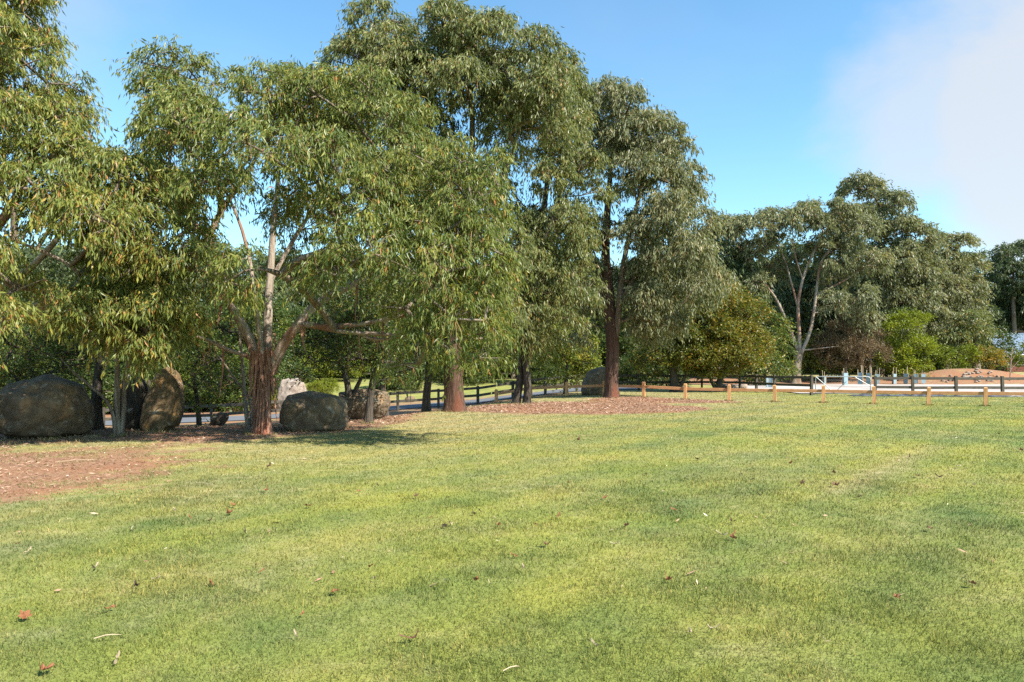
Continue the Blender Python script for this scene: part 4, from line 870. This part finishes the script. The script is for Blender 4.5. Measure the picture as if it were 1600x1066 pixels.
bush('shrub_tree', 'rounded yellow-green tree hiding the right end of the brick house', 1612, 76, [[(1612, 580, 0, .12), (1612, 562, 0, .1), (1610, 545, 0, .05)]],
     [(1612, 538, 12, 12, 0, 1.1), (1602, 556, 7, 8, 0, .7), (1620, 550, 14, 16, 0, 1.2)], 'leaf_lime', 48, .66, .21, None, t0=.3)
# bare sapling on the mound
x, y, z = ground(1578, 63.5)
sp_ = empty('bare_sapling', (x, y, z)); tag(sp_, 'bare pale sapling standing at the foot of the soil mound', 'sapling')
tb2 = Tubes()
def spt(px, py): q = at(px, py, 63.5); return (q[0]-x, 0, q[2]-z)
tb2.add([(0, 0, -.05), spt(1579, 575), spt(1580, 560), spt(1582, 540)], [.05, .045, .03, .012], 7)
link('trunk', tb2.mesh('trunk', M['bark_pale']), sp_)
for a, b in (((1579, 572), (1565, 552)), ((1579.5, 565), (1592, 548)), ((1580, 562), (1570, 545)), ((1579, 578), (1594, 562)), ((1580, 556), (1588, 541))):
    t2 = Tubes(); A, Bq = np.array(spt(*a)), np.array(spt(*b)); t2.add([A, (A+Bq)/2 + [0, .1, -.05], Bq], [.03, .02, .008], 5); link('branch', t2.mesh('branch', M['bark_pale']), sp_)

# --- across the road: background trees built from shared shapes
def proto_tree(seed, leaf, barkm, h, w, nlobe, L, sp, style, low=False):
    r = np.random.default_rng(seed)
    tr = [(0, 0, -.1, .16), (r.normal(0, .1), 0, h*.3, .13), (r.normal(0, .2), r.normal(0, .2), h*.6, .08), (0, 0, h*.9, .03)]
    lobes = []
    for i in range(nlobe):
        a = i*2.4; q = .15 + .75*i/nlobe
        rad = w*.5*(1-.35*abs(q-.45)); lobes.append((np.array([math.cos(a)*rad*.75, math.sin(a)*rad*.75, h*((.28+.66*q) if not low else (.08+.80*q))]), np.array([rad*.75, rad*.75, h*.17]), 1.0))
    spec = gum(L=L, W=L*.3, twigs=7, leaves=9, jit=.15, hang=.5, droop=.4, thick=1.4) if style == 'gum' else broad(L=L, W=L*.5, jit=.12, twigs=7, leaves=9)
    return tr, lobes, spec, (M[barkm], M['bark_grey'], M[leaf]), sp
def copy_tree(o, loc, rz, s, label, group):
    r_ = o.copy(); C.objects.link(r_); r_.location = loc; r_.rotation_euler = (0, 0, rz); r_.scale = (s, s, s); r_['label'] = label; r_['group'] = group
    for ch in list(o.children):
        c_ = ch.copy(); C.objects.link(c_); c_.parent = r_
    return r_
kinds = {}
def place(kind, px, d, s, rz, label, group):
    loc = ground(px, d)
    if kind not in kinds:
        tr, lobes, spec, mats, spc = KIND[kind]
        o = build_tree('background_tree', label, 'tree', (0, 0, 0), [tr], [], lobes, spc, spc*1.1, spec, mats, hash(kind) % 97 if False else len(kinds)+60, group, sides=9)
        kinds[kind] = o; o.location = loc; o.rotation_euler = (0, 0, rz); o.scale = (s, s, s); return o
    return copy_tree(kinds[kind], loc, rz, s, label, group)
KIND = {'gum': proto_tree(71, 'leaf_far', 'bark_grey', 15, 9, 11, .5, 1.5, 'gum'),
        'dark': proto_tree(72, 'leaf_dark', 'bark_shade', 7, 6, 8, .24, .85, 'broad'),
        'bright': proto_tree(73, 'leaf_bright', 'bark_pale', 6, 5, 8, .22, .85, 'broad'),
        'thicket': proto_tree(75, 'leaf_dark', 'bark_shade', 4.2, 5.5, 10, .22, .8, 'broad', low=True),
        'lime': proto_tree(74, 'leaf_lime', 'bark_pale', 2.6, 3.2, 7, .14, .5, 'broad')}
g1 = 'far gums closing the view beyond the road'
for i, (px, dd, s) in enumerate([(-150, 80, 1.0), (-40, 92, 1.1), (60, 84, 1.0), (150, 96, 1.15), (240, 86, 1.0), (330, 98, 1.15), (430, 90, 1.0), (520, 102, 1.15), (610, 95, 1.05), (690, 105, 1.1), (770, 98, 1.0), (850, 106, 1.1), (930, 98, 1.0), (1010, 102, 1.0), (1080, 95, .95), (1140, 104, 1.05), (1190, 112, 1.1), (1240, 104, 1.0), (1290, 112, 1.1), (1340, 106, 1.0), (1390, 114, 1.0), (1440, 108, .95), (1490, 116, .9), (1550, 132, 1.0), (1610, 136, 1.1)]):
    place('gum', px, dd, s, i*1.3, 'dull green gum in the far row beyond the road', g1)
g2 = 'dark trees across the road'
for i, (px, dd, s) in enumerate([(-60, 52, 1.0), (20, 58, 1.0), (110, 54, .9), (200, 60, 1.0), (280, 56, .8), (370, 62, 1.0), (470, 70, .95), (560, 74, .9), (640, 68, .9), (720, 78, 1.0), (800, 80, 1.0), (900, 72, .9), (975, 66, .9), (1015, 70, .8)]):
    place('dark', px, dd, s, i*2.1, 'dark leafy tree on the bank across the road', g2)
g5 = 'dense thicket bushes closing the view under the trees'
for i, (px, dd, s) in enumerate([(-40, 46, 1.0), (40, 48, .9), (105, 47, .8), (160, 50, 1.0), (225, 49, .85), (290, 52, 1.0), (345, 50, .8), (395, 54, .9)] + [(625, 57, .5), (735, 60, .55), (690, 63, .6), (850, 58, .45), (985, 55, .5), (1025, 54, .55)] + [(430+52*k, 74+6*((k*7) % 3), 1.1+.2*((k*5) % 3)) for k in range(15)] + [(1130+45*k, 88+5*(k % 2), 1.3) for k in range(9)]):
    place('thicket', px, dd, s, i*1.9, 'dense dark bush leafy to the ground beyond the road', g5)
g3 = 'bright trees across the road'
for i, (px, dd, s) in enumerate([(250, 50, .75), (335, 49, .6), (440, 66, .8), (770, 66, .75), (803, 68, .8), (832, 60, .6)]):
    place('bright', px, dd, s, i*1.7, 'brighter pale-stemmed tree on the bank across the road', g3)
g4 = 'lime shrubs across the road'
for i, (px, dd, s) in enumerate([(490, 62, .8), (515, 63, .9), (540, 62, .8), (503, 55, .45), (432, 50, .4)]):
    place('lime', px, dd, s, i*1.7, 'lime-green clipped shrub on the bank across the road', g4)

# ------------------------------------------------------------------ boulders
def rock(label, px, d, w, dp, h, seed, mat, amp=.28, sink=.10, rz=0.0, shape=None, name='boulder', sub=5, freq=.8, loc=None):
    bm = bmesh.new(); bmesh.ops.create_icosphere(bm, subdivisions=sub, radius=1)
    o = Vector((seed*7.3, seed*3.1, seed*1.7))
    for v in bm.verts:
        c = v.co.copy()
        # facet towards a rounded block, then large and small relief
        k = max(abs(c.x), abs(c.y), abs(c.z)); c = c.lerp(c/k, .28)
        nz = mnoise.fractal(c*freq + o, 1.0, 2.1, 4)*amp + mnoise.ridged_multi_fractal(c*1.7*freq + o, 1.0, 2.0, 3, 1.0, 2.0)*amp*.16 + mnoise.fractal(c*5 + o, .9, 2.1, 3)*.03
        c = c*(1+nz)
        if shape: c = shape(c)
        v.co = (c.x*w/2, c.y*dp/2, c.z*h/2)
    zmin = min(v.co.z for v in bm.verts)
    for v in bm.verts:
        z = v.co.z-zmin
        v.co.z = z
    me = bm_mesh(name, bm, M[mat], True)
    g = loc or ground(px, d)
    ob = link(name, me, None, (g[0], g[1], g[2]-sink*h), (0, 0, rz))
    return tag(ob, label, 'boulder')
rock('large round brown boulder at the end of the tree bed', 64, 16.6, 1.95, 1.7, 1.38, 1, 'rock', .22)
rock('tall ochre standing rock leaning beside the split dark rock', 257, 18.2, .78, .7, 1.6, 2, 'rock_ochre', .2, shape=lambda c: Vector((c.x*(1.05-.28*c.z) + .22*c.z - .1*c.z*c.z, c.y*(1-.2*c.z), c.z)))
rock('dark split rock leaning against the ochre standing rock', 217, 18.6, .85, .8, 1.32, 3, 'rock_dark', .3, shape=lambda c: Vector((c.x*(1-.12*c.z)+.05*c.z, c.y, c.z)))
rock('small wedge of rock lying before the dark rail fence', 343, 20.0, .42, .4, .36, 4, 'rock_dark', .25, shape=lambda c: Vector((c.x+.4*c.z, c.y, c.z)), sub=4)
rock('low rounded brown boulder beside the peeling red trunk', 492, 18.3, 1.55, 1.3, 1.0, 5, 'rock', .2)
rock('broad boulder half hidden behind the low brown boulder', 568, 22.8, 1.62, 1.3, .95, 6, 'rock', .18, sink=.05)
rock('pale lichen-spotted rock standing beyond the road', 458, 46.5, 1.75, 1.4, 2.1, 7, 'rock_pale', .25, sink=.08, shape=lambda c: Vector((c.x*(1-.12*c.z)-.1*c.z, c.y, c.z)))
rock('grey-brown boulder behind the timber fence and tall gum', 933, 38.2, 1.5, 1.3, 1.42, 8, 'rock', .16, shape=lambda c: Vector((c.x*(1-.18*c.z)+.08*c.z, c.y, c.z)))
gr = np.random.default_rng(12)
for i, (px, d_) in enumerate([(1140, 47), (1150, 47.3), (1160, 47.2), (1128, 47.5), (700, 50), (640, 50), (590, 49)]):
    rock('small rough garden rock at the foot of the trees behind the fences', px, d_, .55+.3*gr.random(), .5, .42, 20+i, 'rock_pale' if i < 4 else 'rock', .3, name='garden_rock', sub=3)['group'] = 'garden rocks'
for i in range(48):
    x_, y_ = 40.2+gr.normal(0, 1.3), 64.3+gr.normal(0, .7)
    rock('pale rubble stone on the face of the soil mound', 0, 0, .16+.2*gr.random(), .22, .15, 40+i, 'rock_pale', .3, name='rubble_stone', sub=2, loc=(x_, y_, T(x_, y_)))['group'] = 'rubble stones on the mound'

# ------------------------------------------------------------------ fences
def post_mesh(name, s, h, mat, cham, deep=.12):
    bm = box_bm(s, s, h+deep, 0, -deep)
    top = [e for e in bm.edges if all(v.co.z > h-1e-4 for v in e.verts)]
    bmesh.ops.bevel(bm, geom=top, offset=cham, segments=1, affect='EDGES')
    return bm_mesh(name, bm, mat)
def rail_between(parent, a, b, w, t, mat, name='rail', off=0.0):
    a, b = Vector(a), Vector(b); dlt = b-a; L = dlt.length
    bm = box_bm(1, t, w, 0, -w/2)
    for v in bm.verts: v.co.x *= L
    bmesh.ops.bevel(bm, geom=bm.edges[:], offset=.006, segments=1, affect='EDGES')
    me = bm_mesh(name, bm, mat)
    mid = (a+b)/2 - parent.location
    o = link(name, me, parent, mid)
    o.rotation_euler = (0, -math.asin(dlt.z/L), math.atan2(dlt.y, dlt.x))
    return o
fr = np.random.default_rng(9)
wf = empty('timber_fence', (WOOD[0][0], WOOD[0][1], T(*WOOD[0]))); tag(wf, 'new orange pine post and single rail fence along the lawn', 'fence')
pm = post_mesh('post', .135, .74, M['pine_post'], .03)
ang = math.atan2(.853, -1.765)
for i, (x, y) in enumerate(WOOD):
    z = T(x, y)
    link('post', pm, wf, (x-wf.location.x, y-wf.location.y, z-wf.location.z), (fr.normal(0, .012), fr.normal(0, .012), ang + fr.normal(0, .03)))
    if i+1 < len(WOOD) and not (i+1 == 10 and False):
        x2, y2 = WOOD[i+1]; u = Vector((x2-x, y2-y, 0)).normalized()*.06
        rail_between(wf, (x+u.x, y+u.y, z+.50), (x2-u.x, y2-u.y, T(x2, y2)+.50), .135, .045, M['pine_rail'])
om = post_mesh('post', .125, 1.06, M['old_post'], .012); om2 = post_mesh('post', .14, 1.12, M['old_post'], .02)
def old_fence(label, pts, skip=(), hs=(.94, .52), spacing=2.15, white=()):
    P = [np.array(pts[0], float)]
    for a, b in zip(pts[:-1], pts[1:]):
        a, b = np.array(a, float), np.array(b, float); k = max(1, round(np.linalg.norm(b-a)/spacing))
        for j in range(1, k+1): P.append(a+(b-a)*j/k)
    f = empty('rail_fence', (P[0][0], P[0][1], T(*P[0]))); tag(f, label, 'fence')
    for i, (x, y) in enumerate(P):
        z = T(x, y)
        dx, dy = (P[min(i+1, len(P)-1)]-P[max(i-1, 0)])
        link('post', om, f, (x-f.location.x, y-f.location.y, z-f.location.z), (fr.normal(0, .015), fr.normal(0, .015), math.atan2(dy, dx)))
        if i+1 < len(P):
            x2, y2 = P[i+1]; u = Vector((x2-x, y2-y, 0)).normalized()*.055
            for h in hs:
                rail_between(f, (x+u.x, y+u.y, z+h+fr.normal(0, .01)), (x2-u.x, y2-u.y, T(x2, y2)+h+fr.normal(0, .01)), .14, .04, M['old_rail'])
    return f
old_fence('dark weathered two-rail fence running beside the road', [(-40, 33.5), (-26, 33.5), (-19, 34.2), (-14.4, 35.3), (-6.2, 40), (-1.9, 41), (2, 44.2), (6, 46.5), (12.2, 47.3), (14.3, 46.2), (15.05, 42.2), (15.95, 39.2)])
old_fence('dark weathered two-rail fence along the white sand arena', [(18.95, 38.4), (20.7, 38.0), (22.7, 37.6), (25.0, 37.5), (33.5, 37.6)], hs=(.93, .46))
old_fence('far dark rail fence on the grassy bank beyond the road', [(-26, 64), (-16, 63), (-6, 64), (4, 66)], hs=(.95, .55))
# metal gate between the dark fences
A, Bq = Vector((16.08, 39.15, 0)), Vector((18.80, 38.45, 0)); za = T(A.x, A.y)
gate = empty('metal_gate', (A.x, A.y, za)); tag(gate, 'galvanised pipe farm gate with diagonal braces between the dark fences', 'gate')
gl_ = (Bq-A).length; gate.rotation_euler = (0, 0, math.atan2(Bq.y-A.y, Bq.x-A.x))
def pipe(name, pts, r_=.02):
    t2 = Tubes(); t2.add(smoothline(pts, 1) if len(pts) > 3 else pts, [r_]*(len(smoothline(pts, 1)) if len(pts) > 3 else len(pts)), 8); return link(name, t2.mesh(name, M['galv']), gate)
pipe('gate_frame', [(.06, 0, .10), (.06, 0, .5), (.06, 0, .94), (.14, 0, 1.0), (1.4, 0, 1.0), (gl_-.2, 0, 1.0), (gl_-.07, 0, .94), (gl_-.06, 0, .5), (gl_-.06, 0, .10)], .024)
pipe('bottom_pipe', [(.06, 0, .12), (gl_-.06, 0, .12)])
pipe('brace', [(.08, -.01, .98), (gl_*.35, -.01, .14)]); pipe('brace', [(gl_*.35, -.01, .14), (gl_*.56, -.01, .74), ]); pipe('brace', [(gl_*.71, -.01, .98), (gl_-.08, -.01, .5)])
for h in (.30, .46, .63, .81): pipe('gate_wire', [(.06, .012, h), (gl_-.06, .012, h)], .004)
# black weed mat rucked along the foot of the arena fence
xs_ = np.linspace(17.6, 27.5, 70); r2 = np.random.default_rng(3)
Vv = []
for j, o_ in enumerate((-.32, -.12, .1, .3)):
    yy = np.interp(xs_, [16, 20.7, 22.7, 33], [38.5, 37.8, 37.4, 37.35]) + .25 + o_ + (vnoise(xs_, xs_*0+j, .7, 8)-.5)*.3
    Vv.append(np.stack([xs_, yy, terrain(xs_, yy) + .02 + (.10 if j in (1, 2) else 0)*(vnoise(xs_, xs_*0+j, .5, 4)+.1)*2.0*vnoise(xs_, xs_*0, 1.6, 14)], -1))
i = (np.arange(3)[:, None]*70 + np.arange(69)[None, :]).ravel()
tag(link('weed_mat', mesh_np('weed_mat', np.concatenate(Vv), [np.stack([i, i+1, i+71, i+70], -1)], [M['matting']], True)), 'crumpled black weed matting along the foot of the arena fence', 'matting')

# ------------------------------------------------------------------ tree guards
def guard_meshes():
    bm = bmesh.new(); R_ = .21
    ring = [(math.cos(a)*R_, math.sin(a)*R_) for a in (math.pi/6+2*math.pi*k/3 for k in range(3))]
    lo = [bm.verts.new((x, y, 0)) for x, y in ring]; hi = [bm.verts.new((x, y, .85)) for x, y in ring]
    for k in range(3): bm.faces.new((lo[k], lo[(k+1) % 3], hi[(k+1) % 3], hi[k]))
    bmesh.ops.subdivide_edges(bm, edges=bm.edges[:], cuts=2)
    for v in bm.verts: v.co += Vector((mnoise.noise(v.co*5), mnoise.noise(v.co*5+Vector((9, 0, 0))), 0))*.02
    bmesh.ops.solidify(bm, geom=bm.faces[:], thickness=.006)
    g = bm_mesh('sleeve', bm, M['guard'])
    s = bm_mesh('stake', box_bm(.035, .035, 1.25, .004, -.1), M['stake'])
    return g, s, ring
gm_, sm_, ring = guard_meshes()
spots = [(1320, 57.5, 1.15), (1345, 60, 1.15), (1358, 60.5, 1.1), (1370, 62, 1.0), (1397, 62.5, 1.0), (1416, 62.5, 1.0), (1431, 62.8, .95), (1442, 62.8, .95), (1288, 62.5, .8), (1204, 52, .8), (1199, 52.5, .8)]
for i, (px, d_, s) in enumerate(spots):
    g0 = ground(px, d_); e = empty('tree_guard', g0, fr.random()*2); e.scale = (s, s, s)
    tag(e, 'pale blue plastic tree guard with wooden stakes beyond the sand arena', 'tree guard', 'tree guards beyond the arena')
    link('sleeve', gm_, e, (0, 0, .02))
    for k in range(3): link('stake', sm_, e, (ring[k][0]*.88, ring[k][1]*.88, 0), (fr.normal(0, .03), fr.normal(0, .03), 0), (1, 1, .8+.5*fr.random()))

# ------------------------------------------------------------------ house
hx, hy = ground(1600, 96)[:2]; hz = T(hx, hy)
house = empty('brick_house', (hx, hy, hz)); tag(house, 'low red brick house with blue-grey steel roof beyond the soil mound', 'house')
W_, Dp, eave, ridge = 15.0, 8.0, 2.95-hz+.0, 5.7-hz
eave = max(eave, 2.2); ridge = max(ridge, eave+2.2)
link('wall', bm_mesh('wall', box_bm(W_, Dp, eave, 0), M['brick']), house, (2.6, 0, 0))
bm = bmesh.new(); ov = .6
pts = [(-W_/2-ov, -Dp/2-ov, eave-.12), (W_/2+ov, -Dp/2-ov, eave-.12), (W_/2+ov, 0, ridge), (-W_/2-ov, 0, ridge), (-W_/2-ov, Dp/2+ov, eave-.12), (W_/2+ov, Dp/2+ov, eave-.12)]
vv = [bm.verts.new(p) for p in pts]
bm.faces.new((vv[0], vv[1], vv[2], vv[3])); bm.faces.new((vv[3], vv[2], vv[5], vv[4])); bm.faces.new((vv[0], vv[3], vv[4])); bm.faces.new((vv[1], vv[5], vv[2]))
bmesh.ops.solidify(bm, geom=bm.faces[:], thickness=.06)
rf = link('roof', bm_mesh('roof', bm, M['roof']), house, (2.6, 0, .03))
link('gutter', bm_mesh('gutter', box_bm(W_+2*ov, .13, .14, .02), M['white']), rf, (0, -Dp/2-ov-.05, eave-.2))
link('ridge_cap', bm_mesh('ridge_cap', box_bm(W_+2*ov, .4, .08, .03), M['roof']), rf, (0, 0, ridge-.02))
for wx in (-5.4, -2.2, 1.6, 5.0):
    w_ = link('window', bm_mesh('window', box_bm(1.5, .08, 1.2, .01), M['glass']), house, (2.6+wx, -Dp/2-.02, .9))
    link('frame', bm_mesh('frame', box_bm(1.62, .05, .07, .01), M['white']), w_, (0, -.03, 1.18)); link('frame', bm_mesh('frame', box_bm(1.7, .12, .06, .01), M['white']), w_, (0, -.04, -.07))
    link('frame', bm_mesh('frame', box_bm(.06, .05, 1.2, .01), M['white']), w_, (0, -.03, 0))

# ------------------------------------------------------------------ fallen leaves and twigs on the lawn
def dead_leaf(seed, mat, lobed=True, curl=.5):
    r = np.random.default_rng(seed); k = 20; a = np.linspace(0, 2*np.pi, k, endpoint=False)
    rad = .5*(.70 + .17*np.cos(5*a) + .09*r.normal(0, 1, k)) if lobed else .5*np.abs(np.cos(a))**.3*(.9)
    x = np.cos(a)*rad*(1 if lobed else 1.0); y = np.sin(a)*rad*(1 if lobed else .32)
    f = lambda X, Y: curl*(X*X*1.6 + .9*Y*Y) + .10*np.sin(6*X+seed)*curl + .25*curl*X
    V = [(0, 0, float(f(0, 0)))]; V += [(x[i]*.55, y[i]*.55, float(f(x[i]*.55, y[i]*.55)) + .04*r.normal()) for i in range(k)] + [(x[i], y[i], float(f(x[i], y[i])) + .05*r.normal()) for i in range(k)]
    V = np.array(V); V[:, 2] -= V[:, 2].min()
    i = np.arange(k); j = (i+1) % k
    return mesh_np('fallen_leaf', V, [np.stack([0*i, 1+i, 1+j], -1), np.stack([1+i, 1+k+i, 1+k+j, 1+j], -1)], [mat], False)
LV = {k: [dead_leaf(s, M['fl_'+k], lob and k != 'pale', cu) for s, lob, cu in ((sd, True, .8), (sd+1, False, .7), (sd+2, True, 1.3))] for k, sd in (('orange', 1), ('brown', 11), ('dark', 21), ('pale', 31))}
LAB = {'orange': 'curled orange fallen leaf lying on the lawn', 'brown': 'crumpled brown fallen leaf lying on the lawn', 'dark': 'blackened fallen leaf lying on the lawn', 'pale': 'bleached cream fallen leaf lying on the lawn'}
leaf_px = [(38, 971, 'orange', 1.2), (171, 958, 'orange', 1.1), (70, 1057, 'orange', 1.2), (523, 932, 'orange', 1.0), (645, 1007, 'brown', 1.5), (383, 837, 'pale', 1.3), (580, 891, 'orange', .8), (838, 825, 'orange', 1.1), (780, 825, 'orange', .8),
    (854, 856, 'brown', 1.2), (802, 873, 'orange', 1.0), (818, 894, 'pale', 1.0), (745, 912, 'orange', .8), (873, 811, 'orange', 1.3), (703, 824, 'pale', 1.4), (695, 826, 'dark', .8), (750, 803, 'dark', .8), (740, 807, 'dark', .6), (1052, 801, 'orange', 1.1),
    (1128, 842, 'pale', 1.4), (1145, 846, 'orange', 1.2), (980, 826, 'brown', 1.0), (962, 856, 'pale', 1.1), (1045, 913, 'orange', 1.0), (1080, 996, 'pale', .9), (1115, 991, 'pale', 1.0), (1236, 727, 'orange', 1.3), (1303, 742, 'brown', 1.0),
    (1174, 753, 'dark', 1.2), (1253, 760, 'brown', 1.2), (1306, 762, 'brown', 1.5), (1187, 777, 'dark', 1.0), (1341, 782, 'brown', 1.0), (1433, 747, 'brown', 1.0), (1465, 748, 'dark', 1.5), (1499, 732, 'pale', 1.4), (1522, 762, 'pale', 1.1),
    (1144, 820, 'brown', 1.2), (1454, 832, 'brown', .9), (1595, 706, 'brown', 1.3), (1422, 717, 'brown', 1.3), (360, 806, 'orange', 1.3), (481, 795, 'orange', 1.2), (297, 813, 'orange', 1.0), (364, 794, 'orange', 1.0), (329, 818, 'brown', .9),
    (27, 855, 'orange', 1.0), (44, 868, 'pale', 1.2), (149, 894, 'pale', 1.3), (246, 911, 'pale', 1.1), (213, 922, 'dark', .7), (329, 918, 'orange', .9), (409, 899, 'orange', .9), (181, 1040, 'pale', 1.0), (463, 1002, 'pale', .8), (472, 967, 'orange', .8),
    (274, 802, 'pale', 1.2), (560, 772, 'orange', 1.0), (590, 762, 'dark', 1.0), (650, 780, 'brown', .9), (700, 781, 'dark', .8), (675, 813, 'orange', .8), (890, 758, 'orange', .9), (945, 782, 'orange', 1.0), (1010, 745, 'brown', 1.0), (905, 690, 'brown', 1.2),
    (420, 732, 'brown', 1.3), (470, 727, 'dark', 1.0), (415, 770, 'orange', 1.0), (1090, 720, 'dark', 1.0), (960, 720, 'brown', 1.0), (1560, 680, 'dark', 1.2), (1370, 690, 'pale', 1.2), (1215, 665, 'pale', 1.4), (1400, 940, 'orange', .7), (1290, 1010, 'pale', .7), (930, 1015, 'pale', .8), (1520, 920, 'brown', .8), (585, 911, 'pale', .7), (765, 918, 'pale', .6)]
for i, (px, py, k, s) in enumerate(leaf_px):
    x, y, z = lawn(px, py); v = LV[k][(i*7) % 3]; sz = .082*s
    o = link('fallen_leaf', v, None, (x, y, z+.028), (fr.normal(0, .3), fr.normal(0, .3), fr.random()*6.28), (sz, sz, sz))
    tag(o, LAB[k], 'leaf', k + ' fallen leaves on the lawn')
for i, (px, py, L, a) in enumerate([(168, 1004, .14, .3), (207, 830, .14, 1.9), (800, 1055, .1, .4), (120, 723, .6, .5), (320, 760, .4, 2.6)]):
    x, y, z = lawn(px, py); t2 = Tubes(); t2.add([(-L/2, 0, 0), (-L*.1, .02*L, .012), (L*.2, -.03*L, .015), (L/2, .02, .0)], [.003, .0035, .003, .001], 5)
    tag(link('fallen_twig', t2.mesh('fallen_twig', M['stake']), None, (x, y, z+.03), (0, 0, a)), 'thin pale twig fallen on the grass', 'twig', 'twigs fallen on the lawn')
tot = sum(len(me.polygons) for me in bpy.data.meshes); print('polygons in meshes', tot)
